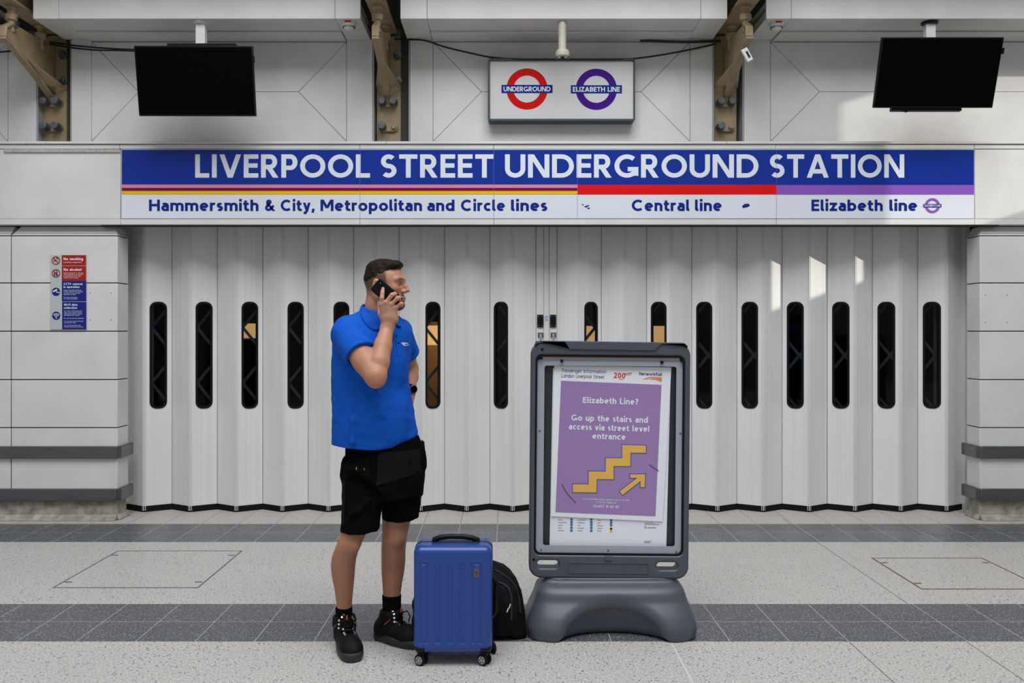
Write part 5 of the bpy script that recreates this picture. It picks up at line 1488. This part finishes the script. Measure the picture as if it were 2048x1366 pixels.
# close-cropped sides fading into the neck
side = ramp(lu, -.045, .018) * ramp(.036 - lf - .15 * (lu - .05), 0, .012)
side = np.maximum(side, ramp(lu, -.072, -.005) * ramp(-lf, .01, .06))
side *= (np.abs(lr) < .0775) | (lf < -.03)
tint((.055, .033, .023), np.clip(side * (.80 + .25 * n2), 0, .93))
tint((.060, .036, .024), .9 * ramp(lu, .06, .07) * ramp(.075 - lf, 0, .01))
# beard: jaw, chin, moustache
beard = ramp(-lu, .052, .075) * ramp(lu, -.15, -.125) * ramp(lf, -.015, .02)
beard = np.maximum(beard, blob(.09, .012, -.050, .03, .016, .0075) * 1.2)
beard *= 1 - np.clip(1.4 * blob(.098, 0, -.067, .02, .018, .008), 0, 1)
tint((.105, .055, .034), np.clip(beard * (.62 + .4 * n2), 0, .86))
tint((.085, .045, .028), .85 * np.clip(1.3 * blob(.082, .008, -.100, .03, .022, .018), 0, 1) * (.6 + .4 * n2))
tint((.44, .15, .12), .75 * blob(.098, 0, -.061, .012, .020, .0055)); tint((.46, .16, .13), .8 * blob(.096, 0, -.073, .012, .017, .006))
tint((.18, .05, .04), .8 * blob(.098, 0, -.0665, .02, .022, .0018))
# brows
tint((.075, .042, .026), np.clip(1.35 * np.exp(-((np.abs(lr) - .031) / .019) ** 4 - ((lu - .0285 + (np.abs(lr) - .028) ** 2 * 6) / .0052) ** 2), 0, .92) * (lf > .05))
tint((.16, .075, .05), .55 * blob(.08, .031, .0105, .02, .016, .0022) * (lf > .06))
tint((.36, .14, .09), .35 * blob(.08, .031, .006, .02, .018, .010))
# arms and legs: a little redder at elbow, knee, knuckles
for c_, rad in ((elR + Vector((0, -.03, -.03)), .04), (knR + Vector((0, -.06, 0)), .05), (knL + Vector((0, -.06, 0)), .05)):
    w_ = (.35 * np.exp(-(np.linalg.norm(V - np.array(c_), axis=1) / rad) ** 2))[:, None]; col = col * (1 - w_) + np.array((.50, .20, .13)) * w_
for f in fing:
    for c_ in (f[0], f[1]):
        w_ = (.3 * np.exp(-(np.linalg.norm(V - np.array(c_), axis=1) / .011) ** 2))[:, None]; col = col * (1 - w_) + np.array((.52, .21, .15)) * w_
hw_ = (.6 * ramp(np.linalg.norm(V - np.array(P(782, 612, 4.04)), axis=1), .15, .06) * ((V[:, 1] < 4.11) & ~headm))[:, None]; col = col * (1 - hw_) + np.array((.52, .285, .205)) * hw_
lg_ = ((V[:, 2] < .6) * .45)[:, None]; col = col * (1 - lg_) + np.array((.31, .14, .08)) * lg_
ca = body.data.color_attributes.new('tone', 'FLOAT_COLOR', 'POINT')
ca.data.foreach_set('color', np.concatenate([col, np.ones((len(V), 1))], 1).astype(np.float32).ravel())
m = mat('skin', tuple(skin), .5, spec=.4, bump=.10, bscale=260); nt = m.node_tree
an_ = nt.nodes.new('ShaderNodeAttribute'); an_.attribute_name = 'tone'
bs_ = nt.nodes['Principled BSDF']; nt.links.new(an_.outputs['Color'], bs_.inputs['Base Color'])
bs_.inputs['Subsurface Weight'].default_value = .12; bs_.inputs['Subsurface Radius'].default_value = (.012, .005, .003); bs_.inputs['Subsurface Scale'].default_value = .6
body.data.materials.append(m)
M['skin'] = m
# eyes
M['eye'] = mat('eye_white', (.62, .58, .55), .15); M['iris'] = mat('iris', (.05, .07, .09), .1)
for s in (-1, 1):
    q = MB(); c = H(.0735, s * .031, .0055)
    q.lathe(c - hf * .0125, hf, [(.0001, 0)] + [(.0125 * math.sin(R(a)), .0125 - .0125 * math.cos(R(a))) for a in range(15, 180, 15)] + [(.0001, .025)], 20)
    ev = q.build('eye', M['eye'], man, smooth=True, angle=180)
    q = MB(); g_ = (hf * .96 - hr_ * .05 + hu * .02).normalized(); q.lathe(c + g_ * .0113, g_, [(.0058, 0), (.0052, .0010), (.002, .0016)], 16); q.build('iris', M['iris'], ev)
# hair on the crown, swept up at the front
M['hair'] = mat('hair_brown', (.017, .0098, .0062), .6, spec=.12, noise=.5, nscale=90, bump=.7, bscale=170, stretch=(1, 1, .5))
q = Solid.grid(H(0, 0, 0) - Vector((.15, .13, .06)), H(0, 0, 0) + Vector((.15, .13, .18)), .003)
q.ell(H(-.009, 0, .030), (.0965, .0782, .0885), .0, HR)
q.ell(H(.036, 0, .096), (.050, .054, .024), .03, HR); q.ell(H(.062, .0, .101), (.022, .044, .017), .014, HR)
q.ell(H(-.03, 0, .085), (.058, .055, .038), .03, HR)
q.warp(lambda x, y, z: .0020 * wave(x, y, z, 190, 8) + .0014 * wave(x, y, z, 380, 9))
q.half(H(.090, 0, .083), (HR @ Vector((.55, 0, -.83))), .004)       # front hairline
q.half(H(.045, 0, .066), (HR @ Vector((.42, 0, -.90))), .012)      # line running down towards the back of the head
q.half(H(0, 0, .012), (HR @ Vector((0, 0, -1))), .012)
q.mesh('hair', M['hair'], man, 2)

# ---------------- polo shirt
M['polo'] = mat('polo_blue', (0.004, 0.088, 0.49), .75, spec=.12, noise=.12, nscale=14, bump=.14, bscale=700)
T = Solid(np.arange(-1.00, -.36, .0045), np.arange(3.94, 4.62, .0045), np.arange(.93, 1.70, .0045))
def tsec(y, xl, xr, d, b, ang=0.0, A=None):
    return (PZ(y, d), PX((xl + xr) / 2, d), d, A or (xr - xl) / 2 * d / FPX, b, ang)
T.loft([tsec(905, 664, 843, 4.225, .172), tsec(880, 664.5, 840, 4.225, .172), tsec(850, 664, 833, 4.22, .165), tsec(800, 664, 824.5, 4.22, .155), tsec(750, 663.5, 818, 4.22, .15), tsec(710, 664, 822, 4.22, .15), tsec(680, 668, 822, 4.22, .145), tsec(655, 684, 816, 4.22, .125), tsec(637, 706, 800, 4.22, .10), tsec(622, 726, 782, 4.22, .075)], .02)
cufR = P(723, 711, 4.005); axR = (cufR - (shR + Vector((.0, .0, .0)))).normalized()
T.cone(nb + Vector((-.03, .0, -.03)), shR + Vector((.005, .02, .012)), .075, .072, .05)
T.cone(nb + Vector((.02, .02, -.04)), shL + Vector((0, -.02, .0)), .070, .068, .05)
cufL = P(812, 706, 4.45); axL = (cufL - shL).normalized()
# chest and belly towards his front
T.ell(P(765, 735, 4.13), (.105, .07, .15), .06); T.ell(P(763, 830, 4.12), (.115, .08, .14), .06)
# folds: at the armpit, hanging from the chest, across the waist
def fold(pts, r, op='add', k=.018): T.chain([P(*p) for p in pts], [r] * len(pts), k, op, .03)
for pts in ([(735, 760, 4.045), (755, 790, 4.045), (765, 830, 4.04)], [(700, 800, 4.055), (706, 840, 4.055), (704, 885, 4.052)], [(716, 672, 4.0), (730, 680, 3.985), (742, 686, 3.985)]):
    fold(pts, .0035, 'add', .03)
T.warp(lambda x, y, z: .0048 * wave(x, y, z * .45, 42, 21) + .0022 * wave(x, y, z, 75, 22))
T.warp(lambda x, y, z: .0016 * wave(x * .6, y * .6, z * 1.6, 90, 27))
# openings
T.half(P(704, 899.5, 4.05), Vector((-.05, 0, -1))); T.half(P(790, 894, 4.1), Vector((.32, 0, -1)), .03)
for sh_, cf, axx, r0, r1, ri, kk in ((shR, cufR, axR, .081, .0775, .064, .035), (shL, cufL, axL, .070, .066, .055, .03)):
    S_ = Solid(*T.ax)
    S_.cone(sh_ + Vector((-.002, .008, -.004)), cf + axx * .05, r0, r1, .05)
    S_.warp(lambda x, y, z: .003 * wave(x, y, z, 60, 24) + .002 * wave(x, y, z, 120, 25))
    S_.half(cf, axx); S_.cone(cf + axx * .03, cf - axx * .06, ri, ri - .002, .004, 'cut', .03)       # the sleeve stands off the arm
    T.merge(S_, kk)
T.chain([H(-.034, 0, -.06), nb + Vector((-.010, -.004, .008))], [.062, .063], .006, 'cut', .04)                        # neck opening
shirt = T.mesh('polo_shirt', M['polo'], man, 2)
bvs = bvh_of(shirt); fs_ = on_surface(bvs, .002)
# collar: a folded band round the neck, open at the front, with its two points
ctr = P(757, 632, 4.215)
def ring_pt(a, r, dz, sx=1.0): return ctr + Vector((math.cos(a) * r * sx, math.sin(a) * r, dz))
q = MB(); nA = 40; a0, a1 = R(-52 + 14), R(-52 + 346)
rows = []
for i in range(nA + 1):
    t = i / nA; a = a0 + (a1 - a0) * t; e_ = abs(2 * t - 1)
    back = 1 - e_
    tilt = .030 * (1 - e_) - .030 * e_ ** 2 - .012 * e_ ** 6
    rows.append([ring_pt(a, .073, .010 + tilt), ring_pt(a, .0755, .036 + tilt * .9), ring_pt(a, .079, .040 + tilt * .9), ring_pt(a, .084 + .006 * e_, .034 + tilt), ring_pt(a, .100 + .010 * e_ ** 3, -.008 + tilt * .55 - .030 * e_ ** 5), ring_pt(a, .096 + .010 * e_ ** 3, -.009 + tilt * .55 - .030 * e_ ** 5)])
nr = len(rows[0])
q.add([p for r_ in rows for p in r_], [(i * nr + j, i * nr + (j + 1) % nr, (i + 1) * nr + (j + 1) % nr, (i + 1) * nr + j) for i in range(nA) for j in range(nr)] + [list(range(nr)), [nA * nr + j for j in range(nr - 1, -1, -1)]])
co = q.build('collar', M['polo'], man, smooth=True, angle=60)
sb = co.modifiers.new('round', 'SUBSURF'); sb.levels = 1; sb.render_levels = 1
bvn = bvh_of(body)
def leafc(fold_, edge, name):
    n_ = 14; fo, fi = on_surface(bvs, .0065), on_surface(bvs, .013)
    def samp(pts, t):
        k = t * (len(pts) - 1); i = min(int(k), len(pts) - 2); u = k - i
        return (pts[i][0] * (1 - u) + pts[i + 1][0] * u, pts[i][1] * (1 - u) + pts[i + 1][1] * u)
    top, bot = [], []
    for i in range(n_ + 1):
        a_, b_ = samp(fold_, i / n_), samp(edge, i / n_)
        row = []
        for j in range(6):
            v = j / 5; x, y = a_[0] * (1 - v) + b_[0] * v, a_[1] * (1 - v) + b_[1] * v
            row.append((x, y, .0145 * (1 - v) ** .7 + .006 * v))
        top.append([on_surface(bvs, l_)(x, y) for x, y, l_ in row]); bot.append([on_surface(bvs, l_ - .005)(x, y) for x, y, l_ in row])
    # depth never jumps along the fold, where the ray may slip into the neck opening
    dmax = [min(p.y for p in r_) + .05 for r_ in top]
    for rws in (top, bot):
        for i, r_ in enumerate(rws):
            for p in r_:
                if p.y > dmax[i]:
                    k = dmax[i] / p.y; p.x *= k; p.z = EYE + (p.z - EYE) * k; p.y = dmax[i]
    q = MB(); vs = [p for r_ in top for p in r_] + [p for r_ in bot for p in r_]; N = (n_ + 1) * 6
    fs = []
    for i in range(n_):
        for j in range(5):
            a = i * 6 + j; fs += [(a, a + 6, a + 7, a + 1), (a + N, a + 1 + N, a + 7 + N, a + 6 + N)]
        fs += [(i * 6, i * 6 + N, i * 6 + 6 + N, i * 6 + 6), (i * 6 + 5, i * 6 + 11, i * 6 + 11 + N, i * 6 + 5 + N)]
    for j in range(5):
        fs += [(j, j + 1, j + 1 + N, j + N), (n_ * 6 + j, n_ * 6 + j + N, n_ * 6 + j + 1 + N, n_ * 6 + j + 1)]
    q.add(vs, fs); return q.build(name, M['polo'], man, smooth=True, angle=50)
leafc([(727, 620), (731, 624), (738, 632), (746, 642), (754, 652), (760, 659)], [(721, 630), (724, 638), (730, 647), (738, 656), (746, 661), (752, 662)], 'collar_leaf')
leafc([(786, 641), (789, 645), (791, 649), (792, 653)], [(793, 640), (797, 646), (800, 651), (801, 655)], 'collar_leaf')
# sleeve bands, placket, buttons, hem seam, chest emblem
for cf, axx, rr in ((cufR, axR, .0795), (cufL, axL, .0685)):
    q = MB(); q.lathe(cf - axx * .018, axx, [(rr - .004, -.004), (rr + .0005, 0), (rr + .0008, .018), (rr - .003, .021), (rr - .014, .020), (rr - .014, 0)], 40); 
    q.build('sleeve_band', M['polo'], man, smooth=True)
def ribbon(pts, wd, name, m, lift=.0015):
    fq = on_surface(bvs, lift); q = MB(); line2d(q, pts, wd, fq); return q.build(name, m, man, smooth=True)
ribbon([(789, 664), (793, 675), (796, 688), (798, 700), (799, 712)], 8, 'placket', M['polo'], .002)
for y, x in ((672, 792.5), (686, 796)):
    c = on_surface(bvs, .003)(x, y); q = MB(); q.lathe(c, (.35, -1, 0), [(.0045, 0), (.004, .0025)], 12); q.build('button', M['navy'], man)
M['seam_blue'] = mat('seam_blue', (0.003, 0.075, 0.42), .8)
ribbon([(666, 884), (690, 889.5), (720, 892), (760, 890.5), (795, 884), (820, 876), (838, 868)], .8, 'hem_seam', M['seam_blue'], .0012)
em = MB(); fe = on_surface(bvs, .0022)
for pts in ([(801.5, 686), (806, 685.2), (811, 685.6), (815.5, 685.8), (815, 687.6), (808, 687.6), (804, 688)], [(803, 688.6), (808, 688), (811, 688.4), (806, 690.4)], [(805.5, 691), (809, 690), (811, 690.4), (808, 692)]): poly2d(em, pts, fe)
line2d(em, [(809, 692), (811, 690.5), (812.5, 691.5), (814, 689.5), (815, 690.6), (817, 689)], 1.0, fe)
em.build('chest_emblem', M['letter_white'], man)

# ---------------- shorts
M['shorts'] = mat('shorts_black', (0.0030, 0.0030, 0.0034), .9, spec=.04, bump=.25, bscale=60)
M['shorts_panel'] = mat('shorts_panel', (0.0070, 0.0070, 0.0080), .85, spec=.06, bump=.3, bscale=110)
Q = Solid(np.arange(-.88, -.34, .005), np.arange(3.98, 4.52, .005), np.arange(.54, 1.10, .005))
def ssec(y, xl, xr, d, b, dy=0): return (PZ(y, d), PX((xl + xr) / 2, d), d + dy, (xr - xl) / 2 * d / FPX, b)
Q.loft([ssec(990, 690, 844, 4.21, .145), ssec(970, 688, 846, 4.215, .150), ssec(940, 688, 848, 4.22, .153), ssec(905, 691, 847, 4.22, .150), ssec(870, 692, 838, 4.22, .145)], .02)
Q.loft([ssec(1059, 682.5, 757, 4.11, .108), ssec(1040, 684, 760, 4.115, .108), ssec(1010, 684, 763, 4.13, .112), ssec(975, 685, 770, 4.15, .115), ssec(930, 690, 780, 4.18, .11)], .03)
Q.loft([ssec(1036, 765, 836.5, 4.25, .104), ssec(1015, 763.5, 839, 4.255, .106), ssec(985, 764, 843, 4.26, .110), ssec(955, 764, 846, 4.27, .112), ssec(920, 764, 846, 4.27, .11)], .03)
Q.chain([P(692, 920, 4.15), P(690, 950, 4.15)], [.018, .022], .03); Q.chain([P(841, 905, 4.22), P(843, 932, 4.22)], [.018, .020], .03)
Q.chain([P(764, 1000, 4.16), P(763, 1075, 4.15)], [.004, .012], .012, 'cut')
for pts in ([(700, 935, 4.03), (735, 955, 4.03), (764, 985, 4.05)], [(740, 1000, 4.02), (715, 1022, 4.005), (700, 1032, 4.01)], [(830, 960, 4.14), (805, 985, 4.14), (780, 1000, 4.14)]):
    Q.chain([P(*p) for p in pts], [.008] * 3, .03, 'add', .03)
Q.warp(lambda x, y, z: .004 * wave(x, y, z, 45, 31) + .0025 * wave(x, y, z, 95, 32))
Q.cone(P(719, 1075, 4.11), P(721, 1030, 4.11), .072, .075, .003, 'cut', .03); Q.cone(P(798, 1050, 4.25), P(800, 1008, 4.25), .070, .073, .003, 'cut', .03)
sho = Q.mesh('shorts', M['shorts'], man, 2)
bvq = bvh_of(sho)
def patch(name, pts, m, lift=.003, nsub=6):
    """a sewn-on panel following the cloth"""
    fq = on_surface(bvq, lift); q = MB()
    (a, b, c, d) = pts
    vs = []
    for i in range(nsub + 1):
        for j in range(nsub + 1):
            u, v = i / nsub, j / nsub
            x = a[0] * (1 - u) * (1 - v) + b[0] * u * (1 - v) + c[0] * u * v + d[0] * (1 - u) * v
            y = a[1] * (1 - u) * (1 - v) + b[1] * u * (1 - v) + c[1] * u * v + d[1] * (1 - u) * v
            vs.append(fq(x, y))
    q.add(vs, [(i * (nsub + 1) + j, (i + 1) * (nsub + 1) + j, (i + 1) * (nsub + 1) + j + 1, i * (nsub + 1) + j + 1) for i in range(nsub) for j in range(nsub)])
    return q.build(name, m, sho, smooth=True, angle=180)
patch('holster_pocket', [(692, 912), (742, 914), (738, 962), (690, 958)], M['shorts'], .008)
patch('stretch_panel', [(757, 905), (838, 899), (842, 945), (752, 972)], M['shorts_panel'])
patch('side_panel', [(686, 960), (692, 962), (690, 1050), (684.5, 1048)], M['shorts_panel'])
fq = on_surface(bvq, .010)
M['stitch'] = mat('bar_tack_yellow', rgb(190, 160, 40), .6)
for x in (712, 729.5):
    q = MB(); rect2d(q, x - .5, 937, x + .5, 940.5, fq); q.build('bar_tack', M['stitch'], sho)
q = MB(); q.prism([P(842, 880, 4.24), P(847, 884, 4.26), P(851, 937, 4.27), P(846, 932, 4.24)], (.004, .012, 0)); q.build('pocket_flap', M['shorts_panel'], sho, bevel=.002)

# ---------------- socks and boots
M['sock'] = mat('sock_black', (.004, .004, .0045), .9, spec=.05, bump=.3, bscale=300)
M['boot'] = mat('boot_black', (.0045, .0043, .0042), .65, spec=.15, bump=.4, bscale=120)
M['sole'] = mat('boot_sole', (.016, .017, .018), .65, bump=.2, bscale=200)
M['orange'] = mat('boot_orange', (.50, .07, .012), .55)
M['eyelet'] = mat('eyelet_steel', (.5, .5, .48), .3, metal=.9)
for rows in ([(1212, 671.5, 704, 4.205, .046), (1225, 672, 704, 4.215, .045), (1260, 672, 706, 4.23, .048)], [(1189, 765, 802, 4.30, .049), (1205, 765.5, 801.5, 4.305, .046), (1245, 766, 803, 4.31, .05)]):
    q = Solid.grid((PX(rows[0][1], 4.2) - .06, rows[0][3] - .10, .06), (PX(rows[0][2], 4.2) + .06, rows[0][3] + .14, .34), .004)
    q.loft([(PZ(y, d), PX((a + b) / 2, d), d, (b - a) / 2 * d / FPX + .0015, bb) for y, a, b, d, bb in rows], 0)
    q.warp(lambda x, y, z: .0009 * np.sin(z * 900) + 0 * x + 0 * y)
    q.mesh('sock', M['sock'], man, 1)
def boot(heel, toe, ank, label_side):
    heel, toe, ank = Vector(heel), Vector(toe), Vector(ank)
    f = (toe - heel); L = f.length; f.normalize(); r = Vector((f.y, -f.x, 0)); u = Vector((0, 0, 1))
    RM = Matrix((f, r, u)).transposed()
    G = lambda a, b, c: heel + f * a + r * b + u * c
    lo = [min(heel[i], toe[i]) - .10 for i in (0, 1)] + [-.01]; hi = [max(heel[i], toe[i]) + .10 for i in (0, 1)] + [.26]
    s = Solid.grid(lo, hi, .0042)
    s.ell(G(.055, 0, .05), (.062, .040, .055), .02, RM); s.chain([G(.05, 0, .055), G(.13, 0, .058), G(.20, .002, .050), G(L - .055, .002, .044)], [.040, .043, .046, .042], .03)
    s.ell(G(L - .058, .0, .040), (.060, .050, .040), .02, RM)
    tp_ = Vector((ank.x, ank.y, .135)); s.chain([G(.06, 0, .07), Vector((ank.x, ank.y, .12)), tp_], [.046, .050, .052], .03)
    s.chain([G(.12, 0, .085), tp_ + f * .035 + u * .012], [.024, .022], .02)               # tongue
    s.warp(lambda x, y, z: .0016 * wave(x, y, z, 110, 41))
    s.half((0, 0, .018), (0, 0, -1)); s.half(Vector((ank.x, ank.y, .158)), u - f * .12, .004); s.cone(tp_ + u * .05, tp_ + u * .005, .044, .042, .004, 'cut', .03)
    up_ = s.mesh('boot', M['boot'], man, 1)
    w = Solid.grid(lo, [hi[0], hi[1], .08], .004)
    w.loft([(.0, *(G(L * .30, 0, 0).xy), .085, .040, math.atan2(f.y, f.x)), (.026, *(G(L * .30, 0, 0).xy), .090, .043, math.atan2(f.y, f.x)), (.034, *(G(L * .30, 0, 0).xy), .088, .042, math.atan2(f.y, f.x))], 0, e=2.6)
    w.loft([(.0, *(G(L * .66, .003, 0).xy), .098, .050, math.atan2(f.y, f.x)), (.024, *(G(L * .66, .003, 0).xy), .104, .054, math.atan2(f.y, f.x)), (.036, *(G(L * .66, .003, 0).xy), .101, .052, math.atan2(f.y, f.x))], .03, e=2.6)
    w.ell(G(L - .052, 0, .03), (.058, .052, .034), .012, RM)
    w.half((0, 0, .046), (.0, 0, 1), .004); w.half((0, 0, .0), (0, 0, -1)); w.cone(G(L * .42, -.1, -.004), G(L * .42, .1, -.004), .012, .012, .004, 'cut')
    w.mesh('sole', M['sole'], up_, 1)
    bv = bvh_of(up_)
    def hit(a, b, lift=.002):
        org = G(a, b, .5); h = bv.ray_cast(org, Vector((0, 0, -1)))
        return (h[0] + h[1] * lift) if h[0] is not None else G(a, b, .1)
    def shaft(zz, ang, lift=.002):
        c = Vector((ank.x, ank.y, zz)); d = (f * math.cos(ang) + r * math.sin(ang)); h = bv.ray_cast(c + d * .3, -d)
        return (h[0] + h[1] * lift) if h[0] is not None else c + d * .05
    pts_l, pts_r = [], []
    for a, wd in ((L - .105, .021), (L - .128, .022), (L - .150, .022), (L - .172, .023)):
        pts_l.append(hit(a, -wd)); pts_r.append(hit(a, wd))
    for zz in (.112, .130, .147):
        pts_l.append(shaft(zz, -.62)); pts_r.append(shaft(zz, .62))
    for p in pts_l + pts_r:
        q = MB(); q.lathe(p - Vector((0, 0, .001)), (p - Vector((ank.x, ank.y, p.z - .05))).normalized(), [(.0058, 0), (.0050, .003), (.0024, .003)], 10); q.build('eyelet', M['eyelet'], up_)
    zig = []
    for i in range(len(pts_l)):
        a, b = (pts_l[i], pts_r[i])
        mid = (a + b) / 2 + (f * .6 + u).normalized() * .009
        q = MB(); q.tube([a, a * .6 + mid * .4 + u * .003, mid, b * .6 + mid * .4 + u * .003, b], .0028, 6); q.build('lace', M['sock'], up_, smooth=True)
    k0 = (pts_l[-1] + pts_r[-1]) / 2 + f * .02
    for sgn in (-1, 1):
        q = MB(); q.tube([k0, k0 + r * (sgn * .02) + f * .02 + u * .008, k0 + r * (sgn * .032) + f * .028 - u * .02, k0 + r * (sgn * .030) + f * .02 - u * .05], .003, 6); q.build('lace_end', M['sock'], up_, smooth=True)
    # orange pull tab and side flashes
    for sgn in (-1, 1):
        p0, p1 = shaft(.096, sgn * 1.45, .002), shaft(.122, sgn * .95, .002)
        q = MB(); q.tube([p0, (p0 + p1) / 2, p1], .0020, 6); q.build('orange_flash', M['orange'], up_, smooth=True)
    tpt = shaft(.150, 0, .003); q = MB(); q.obox(tpt + u * .010, (.002, .0035, .012), RM); q.build('tongue_tab', M['orange'], up_, bevel=.001)
    return up_
boot((-.808, 4.285, 0), (-.700, 4.020, 0), (anR.x, 4.222, 0), 0)
boot((-.648, 4.350, 0), (-.418, 4.205, 0), (anL.x - .006, 4.312, 0), 1)

# ---------------- wrist watch
wd_ = (wrL - elL).normalized()
wc = wrL + wd_ * -.004 
q = MB(); q.lathe(wc, wd_, [(.0295, -.010), (.0315, -.009), (.0315, .009), (.0295, .010)], 28); wt_ = q.build('watch', M['black_plastic'], man, smooth=True)
fd = (Vector((.75, -.66, 0)) - wd_ * Vector((.75, -.66, 0)).dot(wd_)).normalized()
q = MB(); q.lathe(P(826.5, 778.5, 4.34), (.55, -.84, 0), [(.020, -.008), (.0215, -.004), (.0215, .004), (.019, .006)], 28); q.build('watch_case', mat('watch_case', (.06, .06, .065), .35, metal=.6), wt_, smooth=True)
q = MB(); q.lathe(P(826.5, 778.5, 4.34) + Vector((.55, -.84, 0)).normalized() * .006, (.55, -.84, 0), [(.017, 0), (.0165, .0006)], 24); q.build('watch_dial', M['screen'], wt_)

# ---------------- the phone (held, so a thing of its own)
pu = (P(797, 607.5, 4.072) - P(753.5, 569, 4.076)).normalized()
pn = Vector((-.10, -1, .02)); pn = (pn - pu * pn.dot(pu)).normalized(); pv = pn.cross(pu)
pc = P(773.5, 588, 4.066)
ph = empty('phone', pc, 'black smartphone held to the ear of the man in blue', 'phone')
MP = Matrix.Translation(pc) @ Matrix((pu, -pn, pv)).transposed().to_4x4()
M['phone'] = mat('phone_black', (.0035, .0035, .004), .4, spec=.2)
plate('body', [rrect(-.073, -.036, .073, .036, .011, 6)], -.0042, .0042, M['phone'], ph, .0018, 2, MP)
cam_c = MP @ Vector((-.054, 0, .018 if (MP @ Vector((0, 0, .018))).z > pc.z else -.018))
q = MB(); q.lathe(cam_c + pn * .0042, pn, [(.0075, 0), (.0075, .0012), (.006, .0016)], 20); lens_ = q.build('lens', M['screen'], ph, smooth=True)
q = MB(); q.lathe(cam_c + pn * .0056, pn, [(.0028, 0), (.002, .0006)], 12); q.build('lens_glint_disc', mat('lens_glint_paint', (.30, .34, .42), .1), lens_)  # glint on the lens, painted as a small pale disc
